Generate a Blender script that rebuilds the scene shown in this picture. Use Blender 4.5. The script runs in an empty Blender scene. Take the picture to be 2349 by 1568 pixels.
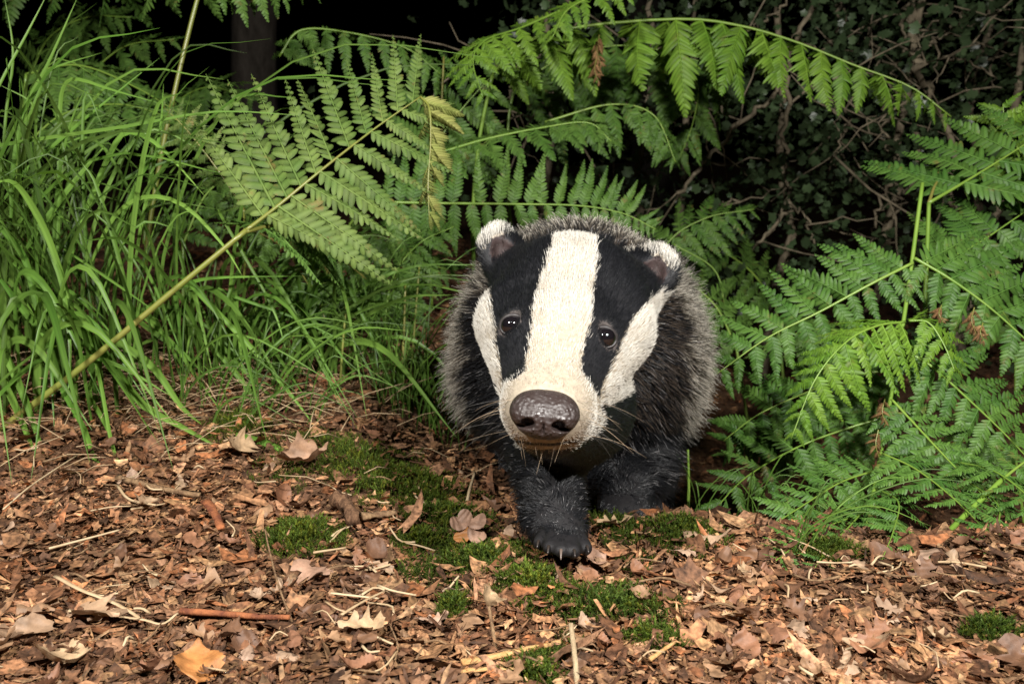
import bpy, math, random, time
import numpy as np
from mathutils import Vector, Matrix, kdtree
T_START = time.time()
random.seed(11)
RNG = np.random.default_rng(11)
rad = math.radians
SC = bpy.context.scene
COL = SC.collection

# ------------------------------------------------------------------ camera
PITCH, CAM_H, FOC = rad(12.0), 0.28, 0.83          # FOC = focal length / image width
camd = bpy.data.cameras.new('camera')
camd.sensor_width = 23.6
camd.lens = FOC * 23.6
camd.clip_start = 0.02
camd.clip_end = 500
camd.dof.use_dof = True
camd.dof.focus_distance = 0.60
camd.dof.aperture_fstop = 10.0
cam = bpy.data.objects.new('camera', camd)
COL.objects.link(cam)
cam.location = (0, 0, CAM_H)
cam.rotation_euler = (rad(90) - PITCH, 0, 0)
SC.camera = cam

# ------------------------------------------------------------------ night sky
world = bpy.data.worlds.new('World')
SC.world = world
world.use_nodes = True
wn = world.node_tree
sky = wn.nodes.new('ShaderNodeTexSky')
sky.sky_type = 'NISHITA'
sky.sun_disc = False
sky.sun_elevation = rad(-6.0)
sky.sun_rotation = rad(150)
wn.nodes['Background'].inputs['Strength'].default_value = 0.12
wn.links.new(sky.outputs['Color'], wn.nodes['Background'].inputs['Color'])

# ------------------------------------------------------------------ lights: a faint moon, and the two flash guns
# that light this night photograph (their twin catchlights show on the animal's wet nose)
moon = bpy.data.lights.new('moonlight', 'SUN')
moon.energy = 0.03
moon.angle = rad(0.5)
moon.color = (0.85, 0.92, 1.0)
mo = bpy.data.objects.new('moonlight', moon)
COL.objects.link(mo)
mo.rotation_euler = (rad(35), rad(15), rad(-30))

def flash(name, loc, aim, watts, size):
    l = bpy.data.lights.new(name, 'AREA')
    l.shape = 'RECTANGLE'
    l.size, l.size_y = size, size * 0.65
    l.energy = watts
    l.color = (1.0, 0.97, 0.92)
    o = bpy.data.objects.new(name, l)
    COL.objects.link(o)
    o.location = loc
    o.rotation_euler = (Vector(aim) - Vector(loc)).to_track_quat('-Z', 'Y').to_euler()
flash('flash_gun', (0.42, -0.12, 0.80), (0.10, 0.9, 0.12), 24.0, 0.07)
flash('flash_gun', (-0.50, -0.12, 0.90), (-0.25, 0.95, 0.10), 23.0, 0.07)

SC.view_settings.view_transform = 'Standard'
SC.view_settings.look = 'None'
SC.view_settings.exposure = 0.08
SC.view_settings.gamma = 1.0
SC.render.engine = 'CYCLES'
SC.cycles.use_denoising = True
SC.cycles.max_bounces = 5
SC.cycles.diffuse_bounces = 2
SC.cycles.glossy_bounces = 2
SC.cycles.transmission_bounces = 3
SC.cycles.caustics_reflective = False
SC.cycles.caustics_refractive = False
SC.cycles_curves.shape = 'RIBBONS'

# ------------------------------------------------------------------ photo pixel -> place (pixels of a 2349 x 1568 copy)
KPX = 2349 * FOC
FW = Vector((0, math.cos(PITCH), -math.sin(PITCH)))
UP = Vector((0, math.sin(PITCH), math.cos(PITCH)))
RT = Vector((1, 0, 0))
CAM = Vector((0, 0, CAM_H))
def P(px, py, d):
    return CAM + d * (FW + RT * ((px - 1174.5) / KPX) - UP * ((py - 784) / KPX))
def PM(px, d):                       # length of px pixels at depth d
    return px * d / KPX

# ------------------------------------------------------------------ ground shape
_NT = np.random.default_rng(5).random((64, 64))
def vnoise(x, y):
    x = np.asarray(x, float); y = np.asarray(y, float)
    xi = np.floor(x).astype(int); yi = np.floor(y).astype(int)
    fx = x - xi; fy = y - yi
    fx = fx * fx * (3 - 2 * fx); fy = fy * fy * (3 - 2 * fy)
    a = _NT[xi & 63, yi & 63]; b = _NT[(xi + 1) & 63, yi & 63]
    c = _NT[xi & 63, (yi + 1) & 63]; d = _NT[(xi + 1) & 63, (yi + 1) & 63]
    return (a * (1 - fx) + b * fx) * (1 - fy) + (c * (1 - fx) + d * fx) * fy
def sst(a, b, x):
    t = np.clip((np.asarray(x, float) - a) / (b - a), 0, 1)
    return t * t * (3 - 2 * t)
def gz(x, y):
    x = np.asarray(x, float); y = np.asarray(y, float)
    w = sst(-0.22, 0.10, x)
    z = -w * (0.17 + 0.15 * sst(0.12, 0.4, x)) * sst(0.57, 1.1, y)
    z = z + 0.035 * sst(-0.15, -0.6, x) * sst(0.55, 1.1, y)
    z = z + 0.022 * (vnoise(x * 5 + 3, y * 5 + 9) - 0.5) + 0.012 * (vnoise(x * 17, y * 17 + 4) - 0.5)
    far = sst(3, 20, np.hypot(x, y))
    return z + far * 1.2 * (vnoise(x * 0.12 + 20, y * 0.12 + 7) - 0.5)
def G(px, py, lift=0.0):             # where a pixel's ray meets the ground
    o, dr = CAM, (P(px, py, 1) - CAM)
    d = 0.2
    while d < 6:
        p = o + dr * d
        if p.z <= float(gz(p.x, p.y)) + lift:
            break
        d += 0.002
    return o + dr * d, d

# ------------------------------------------------------------------ mesh helpers
def mesh_from(name, verts, faces, mat=None, smooth=True, cols=None):
    me = bpy.data.meshes.new(name)
    me.from_pydata([tuple(map(float, v)) for v in verts] if not isinstance(verts, np.ndarray) else verts.tolist(), [],
                   faces if not isinstance(faces, np.ndarray) else faces.tolist())
    if cols is not None:
        a = me.color_attributes.new('Col', 'FLOAT_COLOR', 'POINT')
        c = np.ones((len(verts), 4), np.float32); c[:, :3] = cols
        a.data.foreach_set('color', c.ravel())
    if smooth:
        me.polygons.foreach_set('use_smooth', [True] * len(me.polygons))
    if mat:
        me.materials.append(mat)
    me.update()
    return me
def fast_mesh(name, V, Fc, mat, cols=None, smooth=False):
    """V (n,3), Fc (m,3) triangles or (m,4) quads, numpy"""
    me = bpy.data.meshes.new(name)
    k = Fc.shape[1]
    me.vertices.add(len(V)); me.vertices.foreach_set('co', np.ascontiguousarray(V, np.float32).ravel())
    me.loops.add(Fc.size); me.loops.foreach_set('vertex_index', np.ascontiguousarray(Fc, np.int32).ravel())
    me.polygons.add(len(Fc))
    me.polygons.foreach_set('loop_start', np.arange(0, Fc.size, k, dtype=np.int32))
    try:
        me.polygons.foreach_set('loop_total', np.full(len(Fc), k, np.int32))
    except Exception:
        pass
    if smooth:
        me.polygons.foreach_set('use_smooth', np.ones(len(Fc), bool))
    me.update(calc_edges=True)
    me.validate()
    if cols is not None:
        a = me.color_attributes.new('Col', 'FLOAT_COLOR', 'POINT')
        c = np.ones((len(V), 4), np.float32); c[:, :3] = cols
        a.data.foreach_set('color', c.ravel())
    me.materials.append(mat)
    return me
def add(name, data, parent=None, label=None, cat=None, group=None, kind=None, loc=None, mat=None):
    o = bpy.data.objects.new(name, data)
    COL.objects.link(o)
    if parent: o.parent = parent
    if mat is not None: o.matrix_basis = mat
    elif loc is not None: o.location = loc
    if label: o['label'] = label
    if cat: o['category'] = cat
    if group: o['group'] = group
    if kind: o['kind'] = kind
    return o
def catmull(pts, n):
    pts = [Vector(p) for p in pts]
    if len(pts) == 2:
        return [pts[0].lerp(pts[1], i / (n - 1)) for i in range(n)]
    ext = [2 * pts[0] - pts[1]] + pts + [2 * pts[-1] - pts[-2]]
    seg = len(pts) - 1
    out = []
    for i in range(n):
        t = i / (n - 1) * seg
        k = min(int(t), seg - 1); u = t - k
        a, b, c, d = ext[k:k + 4]
        out.append(0.5 * ((2 * b) + (c - a) * u + (2 * a - 5 * b + 4 * c - d) * u * u + (3 * b - a - 3 * c + d) * u ** 3))
    return out
def tube(path, r0, r1, sides=7, wob=0.0, rng=random, origin=Vector((0, 0, 0)), rfun=None):
    V, Fc = [], []
    n = len(path)
    ref = Vector((0.13, 0.31, 0.94))
    for i, p in enumerate(path):
        t = (path[min(i + 1, n - 1)] - path[max(i - 1, 0)]).normalized()
        a = t.cross(ref).normalized(); b = t.cross(a)
        r = r0 + (r1 - r0) * i / (n - 1)
        if rfun: r *= rfun(i / (n - 1))
        for k in range(sides):
            an = 2 * math.pi * k / sides
            rr = r * (1 + wob * rng.uniform(-1, 1))
            V.append(p - origin + a * (math.cos(an) * rr) + b * (math.sin(an) * rr))
    for i in range(n - 1):
        for k in range(sides):
            Fc.append((i * sides + k, i * sides + (k + 1) % sides, (i + 1) * sides + (k + 1) % sides, (i + 1) * sides + k))
    Fc.append(tuple(range(sides))[::-1])
    Fc.append(tuple((n - 1) * sides + k for k in range(sides)))
    return V, Fc

# ------------------------------------------------------------------ materials
def nmat(name):
    m = bpy.data.materials.new(name)
    m.use_nodes = True
    nt = m.node_tree
    b = nt.nodes['Principled BSDF']
    return m, nt, b
def leaf_mat(name, c1, c2, rough=0.5, spec=0.4, trans=0.3, tcol=None, nscale=60, bump=0.15, attr=False, brown=0.0):
    """two-tone leaf: object random + noise between c1 and c2, some translucency"""
    m, nt, b = nmat(name)
    N, L = nt.nodes, nt.links
    tc = N.new('ShaderNodeTexCoord')
    geo = N.new('ShaderNodeNewGeometry')
    no = N.new('ShaderNodeTexNoise'); no.inputs['Scale'].default_value = nscale; no.inputs['Detail'].default_value = 4
    L.new(geo.outputs['Position'], no.inputs['Vector'])
    oi = N.new('ShaderNodeObjectInfo')
    ma = N.new('ShaderNodeMath'); ma.operation = 'MULTIPLY_ADD'
    ma.inputs[1].default_value = 0.55; L.new(oi.outputs['Random'], ma.inputs[0])
    m2 = N.new('ShaderNodeMath'); m2.operation = 'MULTIPLY_ADD'; m2.inputs[1].default_value = 1.5; m2.inputs[2].default_value = -0.5
    L.new(no.outputs['Fac'], m2.inputs[0]); L.new(m2.outputs[0], ma.inputs[2])
    mix = N.new('ShaderNodeMix'); mix.data_type = 'RGBA'; mix.clamp_factor = True
    mix.inputs[6].default_value = (*c1, 1); mix.inputs[7].default_value = (*c2, 1)
    L.new(ma.outputs[0], mix.inputs[0])
    colout = mix.outputs[2]
    if attr:
        at = N.new('ShaderNodeAttribute'); at.attribute_name = 'Col'
        mu = N.new('ShaderNodeMix'); mu.data_type = 'RGBA'; mu.blend_type = 'MULTIPLY'; mu.inputs[0].default_value = 1
        L.new(colout, mu.inputs[6]); L.new(at.outputs['Color'], mu.inputs[7]); colout = mu.outputs[2]
    if brown:
        nb = N.new('ShaderNodeTexNoise'); nb.inputs['Scale'].default_value = 42; nb.inputs['Detail'].default_value = 5; nb.inputs['Roughness'].default_value = 0.7
        L.new(geo.outputs['Position'], nb.inputs['Vector'])
        mb = N.new('ShaderNodeMapRange'); mb.inputs[1].default_value = 0.60; mb.inputs[2].default_value = 0.70; mb.inputs[4].default_value = brown
        L.new(nb.outputs['Fac'], mb.inputs[0])
        mxb = N.new('ShaderNodeMix'); mxb.data_type = 'RGBA'; mxb.inputs[7].default_value = (0.20, 0.12, 0.04, 1)
        L.new(mb.outputs[0], mxb.inputs[0]); L.new(colout, mxb.inputs[6]); colout = mxb.outputs[2]
    L.new(colout, b.inputs['Base Color'])
    b.inputs['Roughness'].default_value = rough
    b.inputs['Specular IOR Level'].default_value = spec
    if bump:
        bp = N.new('ShaderNodeBump'); bp.inputs['Strength'].default_value = bump; bp.inputs['Distance'].default_value = 0.002
        n2 = N.new('ShaderNodeTexNoise'); n2.inputs['Scale'].default_value = nscale * 8
        L.new(geo.outputs['Position'], n2.inputs['Vector'])
        L.new(n2.outputs['Fac'], bp.inputs['Height']); L.new(bp.outputs['Normal'], b.inputs['Normal'])
    if trans > 0:
        tr = N.new('ShaderNodeBsdfTranslucent')
        hs = N.new('ShaderNodeHueSaturation'); hs.inputs['Value'].default_value = 1.3; hs.inputs['Saturation'].default_value = 1.1
        L.new(colout, hs.inputs['Color']); L.new(hs.outputs['Color'], tr.inputs['Color'])
        ms = N.new('ShaderNodeMixShader'); ms.inputs[0].default_value = trans
        L.new(b.outputs[0], ms.inputs[1]); L.new(tr.outputs[0], ms.inputs[2])
        L.new(ms.outputs[0], N['Material Output'].inputs['Surface'])
    return m
M = {}
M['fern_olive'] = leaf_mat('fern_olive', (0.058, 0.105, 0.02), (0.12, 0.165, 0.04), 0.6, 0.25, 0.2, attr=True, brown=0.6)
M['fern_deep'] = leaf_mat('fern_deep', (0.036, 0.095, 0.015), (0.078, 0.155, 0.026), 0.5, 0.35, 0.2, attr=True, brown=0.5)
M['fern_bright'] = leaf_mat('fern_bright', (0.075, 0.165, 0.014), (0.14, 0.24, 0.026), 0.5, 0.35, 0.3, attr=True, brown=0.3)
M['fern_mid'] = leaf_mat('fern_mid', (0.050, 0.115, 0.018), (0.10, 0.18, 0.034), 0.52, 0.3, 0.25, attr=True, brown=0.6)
M['fern_wilt'] = leaf_mat('fern_wilt', (0.16, 0.20, 0.045), (0.23, 0.23, 0.07), 0.65, 0.2, 0.3, attr=True, brown=0.45)
M['fern_dead'] = leaf_mat('fern_dead', (0.17, 0.085, 0.04), (0.36, 0.22, 0.10), 0.7, 0.2, 0.2, attr=True)
M['stalk'] = leaf_mat('stalk_green', (0.15, 0.185, 0.03), (0.20, 0.17, 0.045), 0.35, 0.5, 0, nscale=35, bump=0.05)
M['stalk_g'] = leaf_mat('stalk_fresh', (0.13, 0.24, 0.03), (0.20, 0.30, 0.05), 0.35, 0.5, 0, nscale=35, bump=0.05)
M['grass'] = leaf_mat('grass_blade', (0.068, 0.16, 0.020), (0.145, 0.25, 0.042), 0.46, 0.4, 0.32, nscale=9, bump=0.0, attr=True)
M['straw'] = leaf_mat('straw', (0.32, 0.21, 0.11), (0.52, 0.40, 0.25), 0.6, 0.3, 0.0, nscale=90, bump=0.2)
M['ivy'] = leaf_mat('thicket_leaf', (0.050, 0.085, 0.036), (0.090, 0.135, 0.058), 0.35, 0.5, 0.15, nscale=25, attr=True)
M['moss'] = leaf_mat('moss', (0.055, 0.095, 0.014), (0.13, 0.185, 0.026), 0.6, 0.2, 0.25, nscale=45, bump=0, attr=True)
M['litter'] = None

def bark_mat(name, c1, c2, sc=40):
    m, nt, b = nmat(name)
    N, L = nt.nodes, nt.links
    geo = N.new('ShaderNodeNewGeometry')
    mp = N.new('ShaderNodeMapping'); mp.inputs['Scale'].default_value = (1, 1, 0.35)
    L.new(geo.outputs['Position'], mp.inputs['Vector'])
    no = N.new('ShaderNodeTexNoise'); no.inputs['Scale'].default_value = sc; no.inputs['Detail'].default_value = 6; no.inputs['Roughness'].default_value = 0.65
    L.new(mp.outputs[0], no.inputs['Vector'])
    cr = N.new('ShaderNodeValToRGB')
    cr.color_ramp.elements[0].position = 0.35; cr.color_ramp.elements[0].color = (*c1, 1)
    cr.color_ramp.elements[1].position = 0.68; cr.color_ramp.elements[1].color = (*c2, 1)
    L.new(no.outputs['Fac'], cr.inputs['Fac']); L.new(cr.outputs['Color'], b.inputs['Base Color'])
    bp = N.new('ShaderNodeBump'); bp.inputs['Strength'].default_value = 0.8; bp.inputs['Distance'].default_value = 0.004
    L.new(no.outputs['Fac'], bp.inputs['Height']); L.new(bp.outputs['Normal'], b.inputs['Normal'])
    b.inputs['Roughness'].default_value = 0.85; b.inputs['Specular IOR Level'].default_value = 0.2
    return m
M['bark'] = bark_mat('bark', (0.018, 0.014, 0.010), (0.05, 0.042, 0.034), 30)
M['branch'] = bark_mat('branch_bark', (0.13, 0.105, 0.07), (0.26, 0.215, 0.145), 60)
M['twig'] = bark_mat('twig_bark', (0.10, 0.055, 0.03), (0.30, 0.19, 0.10), 160)
M['drystem'] = bark_mat('dry_stem', (0.24, 0.17, 0.10), (0.40, 0.31, 0.19), 120)
M['redwood'] = bark_mat('red_wood', (0.12, 0.04, 0.022), (0.36, 0.13, 0.05), 90)
M['palewood'] = bark_mat('pale_wood', (0.42, 0.22, 0.08), (0.55, 0.34, 0.15), 140)
M['soil'] = bark_mat('soil', (0.07, 0.036, 0.02), (0.22, 0.12, 0.065), 200)

def attr_mat(name, rough=0.65, spec=0.3, bump=0.25, trans=0.12, var=0.5, sc=160):
    m, nt, b = nmat(name)
    N, L = nt.nodes, nt.links
    at = N.new('ShaderNodeAttribute'); at.attribute_name = 'Col'
    geo = N.new('ShaderNodeNewGeometry')
    no = N.new('ShaderNodeTexNoise'); no.inputs['Scale'].default_value = sc; no.inputs['Detail'].default_value = 4
    L.new(geo.outputs['Position'], no.inputs['Vector'])
    mr = N.new('ShaderNodeMapRange'); mr.inputs[1].default_value = 0.3; mr.inputs[2].default_value = 0.7
    mr.inputs[3].default_value = 1 - var; mr.inputs[4].default_value = 1 + var * 0.6
    L.new(no.outputs['Fac'], mr.inputs[0])
    mu = N.new('ShaderNodeVectorMath'); mu.operation = 'SCALE'
    L.new(at.outputs['Color'], mu.inputs[0]); L.new(mr.outputs[0], mu.inputs['Scale'])
    L.new(mu.outputs[0], b.inputs['Base Color'])
    b.inputs['Roughness'].default_value = rough; b.inputs['Specular IOR Level'].default_value = spec
    if bump:
        bp = N.new('ShaderNodeBump'); bp.inputs['Strength'].default_value = bump; bp.inputs['Distance'].default_value = 0.001
        n2 = N.new('ShaderNodeTexNoise'); n2.inputs['Scale'].default_value = sc * 3; n2.inputs['Detail'].default_value = 3
        L.new(geo.outputs['Position'], n2.inputs['Vector'])
        L.new(n2.outputs['Fac'], bp.inputs['Height']); L.new(bp.outputs['Normal'], b.inputs['Normal'])
    if trans:
        tr = N.new('ShaderNodeBsdfTranslucent'); L.new(mu.outputs[0], tr.inputs['Color'])
        ms = N.new('ShaderNodeMixShader'); ms.inputs[0].default_value = trans
        L.new(b.outputs[0], ms.inputs[1]); L.new(tr.outputs[0], ms.inputs[2])
        L.new(ms.outputs[0], N['Material Output'].inputs['Surface'])
    return m
M['litter'] = attr_mat('leaf_litter', 0.7, 0.25, 0.5, 0.10, 0.75, 260)

def deadleaf_mat(name, stops):
    """dry leaf: colour by object random from a palette, blotches, veins along the leaf's own axes"""
    m, nt, b = nmat(name)
    N, L = nt.nodes, nt.links
    oi = N.new('ShaderNodeObjectInfo')
    cr = N.new('ShaderNodeValToRGB'); cr.color_ramp.interpolation = 'LINEAR'
    els = cr.color_ramp.elements
    while len(els) < len(stops): els.new(0.5)
    for e, (i, c) in zip(els, enumerate(stops)):
        e.position = i / (len(stops) - 1); e.color = (*c, 1)
    L.new(oi.outputs['Random'], cr.inputs['Fac'])
    tc = N.new('ShaderNodeTexCoord'); geo = N.new('ShaderNodeNewGeometry')
    no = N.new('ShaderNodeTexNoise'); no.inputs['Scale'].default_value = 90; no.inputs['Detail'].default_value = 6; no.inputs['Roughness'].default_value = 0.7
    L.new(geo.outputs['Position'], no.inputs['Vector'])
    mr = N.new('ShaderNodeMapRange'); mr.inputs[1].default_value = 0.3; mr.inputs[2].default_value = 0.75; mr.inputs[3].default_value = 0.45; mr.inputs[4].default_value = 1.25
    L.new(no.outputs['Fac'], mr.inputs[0])
    mu = N.new('ShaderNodeVectorMath'); mu.operation = 'SCALE'
    L.new(cr.outputs['Color'], mu.inputs[0]); L.new(mr.outputs[0], mu.inputs['Scale'])
    L.new(mu.outputs[0], b.inputs['Base Color'])
    wv = N.new('ShaderNodeTexWave'); wv.inputs['Scale'].default_value = 1.6; wv.inputs['Distortion'].default_value = 0.8
    wv.bands_direction = 'DIAGONAL'
    L.new(tc.outputs['Object'], wv.inputs['Vector'])
    ad = N.new('ShaderNodeMath'); ad.operation = 'ADD'
    L.new(wv.outputs['Fac'], ad.inputs[0]); L.new(no.outputs['Fac'], ad.inputs[1])
    bp = N.new('ShaderNodeBump'); bp.inputs['Strength'].default_value = 0.35; bp.inputs['Distance'].default_value = 0.0015
    L.new(ad.outputs[0], bp.inputs['Height']); L.new(bp.outputs['Normal'], b.inputs['Normal'])
    b.inputs['Roughness'].default_value = 0.55; b.inputs['Specular IOR Level'].default_value = 0.35
    tr = N.new('ShaderNodeBsdfTranslucent'); L.new(mu.outputs[0], tr.inputs['Color'])
    ms = N.new('ShaderNodeMixShader'); ms.inputs[0].default_value = 0.15
    L.new(b.outputs[0], ms.inputs[1]); L.new(tr.outputs[0], ms.inputs[2])
    L.new(ms.outputs[0], N['Material Output'].inputs['Surface'])
    return m
M['dead'] = deadleaf_mat('dry_leaf', [(0.16, 0.085, 0.045), (0.40, 0.24, 0.13), (0.28, 0.14, 0.07), (0.48, 0.31, 0.19), (0.36, 0.20, 0.12), (0.52, 0.38, 0.25), (0.22, 0.10, 0.05)])
M['dead_orange'] = deadleaf_mat('orange_leaf', [(0.52, 0.22, 0.07), (0.52, 0.22, 0.07)])
M['dead_pale'] = deadleaf_mat('pale_leaf', [(0.55, 0.38, 0.22), (0.50, 0.34, 0.20)])
M['dead_pink'] = deadleaf_mat('pink_brown_leaf', [(0.42, 0.25, 0.17), (0.42, 0.25, 0.17)])

# ================================================================== GROUND
def ground():
    xs = np.unique(np.concatenate([np.linspace(-60, -3, 30), np.linspace(-3, -0.9, 40), np.linspace(-0.9, 0.9, 150), np.linspace(0.9, 3, 40), np.linspace(3, 60, 30)]))
    ys = np.unique(np.concatenate([np.linspace(-60, -1, 25), np.linspace(-1, 0.25, 40), np.linspace(0.25, 1.5, 125), np.linspace(1.5, 4, 50), np.linspace(4, 80, 40)]))
    X, Y = np.meshgrid(xs, ys, indexing='ij')
    Z = gz(X, Y) - 0.004
    V = np.stack([X, Y, Z], -1).reshape(-1, 3)
    nx, ny = len(xs), len(ys)
    i, j = np.meshgrid(np.arange(nx - 1), np.arange(ny - 1), indexing='ij')
    a = (i * ny + j).ravel()
    Fc = np.stack([a, a + ny, a + ny + 1, a + 1], -1)
    o = add('ground', fast_mesh('ground', V, Fc, M['soil'], smooth=True), kind='structure')
ground()

# ---------------------------------------------------- moss patches: where (pixel centre, half sizes), used also to keep leaves off
MOSS = [(800, 1060, 190, 72, 'wide dim green moss carpet in front of the grass, beside the walking badger'),
        (960, 1110, 150, 66, 'broad moss carpet sloping down to the badger\'s planted foreleg'),
        (690, 1240, 105, 42, 'bright green moss tuft below the wide moss carpet'),
        (1035, 1190, 120, 45, 'low patchy moss beside the badger\'s planted foreleg'),
        (1085, 1295, 145, 58, 'thick green moss cushion under the pinkish lobed leaf'),
        (1390, 1405, 160, 66, 'bright green moss cushion in front of the badger\'s claws'),
        (1240, 1545, 80, 48, 'dark green moss clump beside the orange wood strip'),
        (1395, 1190, 55, 20, 'small moss strip beside the badger\'s rear forepaw'),
        (545, 985, 80, 35, 'mossy crumb of soil at the tip of a long grass blade'),
        (1560, 1215, 100, 26, 'thin moss film on the crest of the bank by the badger'),
        (1900, 1272, 75, 20, 'small moss tuft under the lowest fern leaflets'),
        (2280, 1455, 80, 24, 'sparse moss sprinkled among leaves on the open litter'),
        (980, 1250, 70, 30, 'thin moss sprigs between the leaf litter and thick cushion'),
        (1225, 1345, 110, 42, 'moss film joining the thick cushion and the bright cushion'),
        (1500, 1470, 70, 30, 'moss sprigs trailing off the bright moss cushion'),
        (1040, 1405, 30, 26, 'tiny yellow green moss sprig standing in the leaf litter')]
MOSSG = []
for (px, py, hx, hy, lb) in MOSS:
    c, d = G(px, py)
    hx *= 1.2; hy *= 1.15
    up_, d2 = G(px, py - hy); dn, _ = G(px, py + hy)
    MOSSG.append((c, PM(hx, d), abs(up_.y - dn.y) / 2, lb))
def moss_at(x, y):
    best = np.zeros_like(np.asarray(x, float))
    for c, rx, ry, _ in MOSSG:
        best = np.maximum(best, 1 - np.hypot((x - c.x) / rx, (y - c.y) / ry))
    return best

# ================================================================== LEAF LITTER
PAL = np.array([(0.33, 0.185, 0.10), (0.27, 0.14, 0.075), (0.21, 0.105, 0.056), (0.15, 0.075, 0.042), (0.31, 0.135, 0.062), (0.42, 0.27, 0.155), (0.36, 0.21, 0.13), (0.30, 0.175, 0.095), (0.38, 0.23, 0.12), (0.18, 0.095, 0.053), (0.11, 0.06, 0.036)])
def scatter(n, ymin=0.30, ymax=1.7, dens=1.6):
    y = ymin + (ymax - ymin) * RNG.random(n) ** dens
    x = (RNG.random(n) * 2 - 1) * (0.18 + 0.80 * y)
    return x, y
def litter_fragments():
    n = 120000
    x, y = scatter(n, 0.33, 1.7, 1.9)
    xw = RNG.uniform(-2.0, 2.0, 26000); yw = RNG.uniform(-0.3, 3.2, 26000)      # thinner cover farther out
    x, y = np.concatenate([x, xw]), np.concatenate([y, yw]); n = len(x)
    size = 0.0009 + 0.0050 * RNG.random(n) ** 2.4
    big = RNG.random(n) < 0.11
    size = np.where(big, RNG.uniform(0.0045, 0.0105, n), size)
    size[-26000:] = RNG.uniform(0.004, 0.016, 26000)
    keep = (moss_at(x, y) < 0.35) | (RNG.random(n) < 0.6)
    x, y, size = x[keep], y[keep], size[keep]; n = len(x)
    k = 8
    ang = (np.arange(k) / k * 2 * np.pi)[None] + RNG.uniform(-0.3, 0.3, (n, k)) + RNG.uniform(0, 6.28, (n, 1))
    r = RNG.uniform(0.45, 1.3, (n, k))
    asp = np.where(RNG.random((n, 1)) < 0.28, RNG.uniform(0.08, 0.22, (n, 1)), RNG.uniform(0.35, 1.0, (n, 1)))
    size = size * np.where(asp[:, 0] < 0.25, 1.7, 1.0)
    u = np.cos(ang) * r; v = np.sin(ang) * r * asp
    th = RNG.uniform(0, 6.28, (n, 1))
    c1 = RNG.uniform(-0.35, 0.45, (n, 1)); c2 = RNG.uniform(-0.4, 0.4, (n, 1))
    w = c1 * u * u + c2 * v * v + RNG.uniform(-0.12, 0.12, (n, k))
    L = np.stack([np.concatenate([np.zeros((n, 1)), u], 1), np.concatenate([np.zeros((n, 1)), v], 1), np.concatenate([np.zeros((n, 1)), w], 1)], -1)
    # random rotation: tilt about random axis then yaw
    tilt = np.abs(RNG.normal(0, 0.38, n)); ph = RNG.uniform(0, 6.28, n); yaw = RNG.uniform(0, 6.28, n)
    ca, sa = np.cos(ph), np.sin(ph); ct, st = np.cos(tilt), np.sin(tilt)
    def rz(a, b, c_, s_): return a * c_[:, None] - b * s_[:, None], a * s_[:, None] + b * c_[:, None]
    X, Y, Z = L[..., 0], L[..., 1], L[..., 2]
    X, Y = rz(X, Y, ca, sa)
    Y, Z = rz(Y, Z, ct, st)
    X, Y = rz(X, Y, np.cos(yaw), np.sin(yaw))
    S = size[:, None]
    base = gz(x, y) + RNG.uniform(-0.002, 0.004, n) * (0.5 + vnoise(x * 40, y * 40)) + size * 0.25 * st + 0.004 * (moss_at(x, y) > 0.1) * (RNG.random(n) < 0.35)
    V = np.stack([X * S + x[:, None], Y * S + y[:, None], Z * S + base[:, None]], -1).reshape(-1, 3)
    idx = np.arange(n)[:, None] * (k + 1)
    tri = np.stack([np.stack([idx[:, 0] * 0 + idx[:, 0], idx[:, 0] + 1 + i, idx[:, 0] + 1 + (i + 1) % k], -1) for i in range(k)], 1).reshape(-1, 3)
    patch = vnoise(x * 14 + 5, y * 14)[:, None]
    col = PAL[RNG.integers(0, len(PAL), n)] * RNG.uniform(0.5, 1.25, (n, 1)) * (0.66 + 0.7 * patch) * np.array([[1.0, 0.90, 0.80]])
    cols = (np.repeat(col, k + 1, 0).reshape(n, k + 1, 3) * RNG.uniform(0.72, 1.28, (n, k + 1, 1))).reshape(-1, 3)
    add('leaf_litter', fast_mesh('leaf_litter', V, tri, M['litter'], cols), kind='stuff', label='brown crumbled leaf litter covering the woodland floor', cat='leaf litter')
litter_fragments()

def leaf_outline(kind, rng):
    """half outline of a leaf of unit length along +x; list of (x, halfwidth)"""
    out = []
    n = 22
    ph = rng.uniform(0, 6)
    for i in range(n + 1):
        t = i / n
        if kind == 'oak':
            w = (0.10 + 0.26 * math.sin(math.pi * min(1, t ** 0.85)) ** 0.8) * (0.72 + 0.36 * math.sin(t * 3.6 * 2 * math.pi + 0.6)) * (0.35 + 0.65 * min(1, t * 1.7))
            if t > 0.93: w *= (1 - t) / 0.07
        elif kind == 'beech':
            w = 0.30 * math.sin(math.pi * t ** 0.9) ** 0.8 * (1 + 0.05 * math.sin(t * 60))
        elif kind == 'birch':
            w = 0.36 * math.sin(math.pi * t ** 0.62) ** 0.9 * (1 + 0.08 * math.sin(t * 75))
        else:  # torn
            w = (0.27 + 0.09 * math.sin(t * 8 + ph) + 0.04 * math.sin(t * 21 + ph * 3) + 0.03 * rng.random()) * math.sin(math.pi * (0.06 + 0.88 * t)) ** 0.5
        out.append((t, max(w, 0.004)))
    return out
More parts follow.
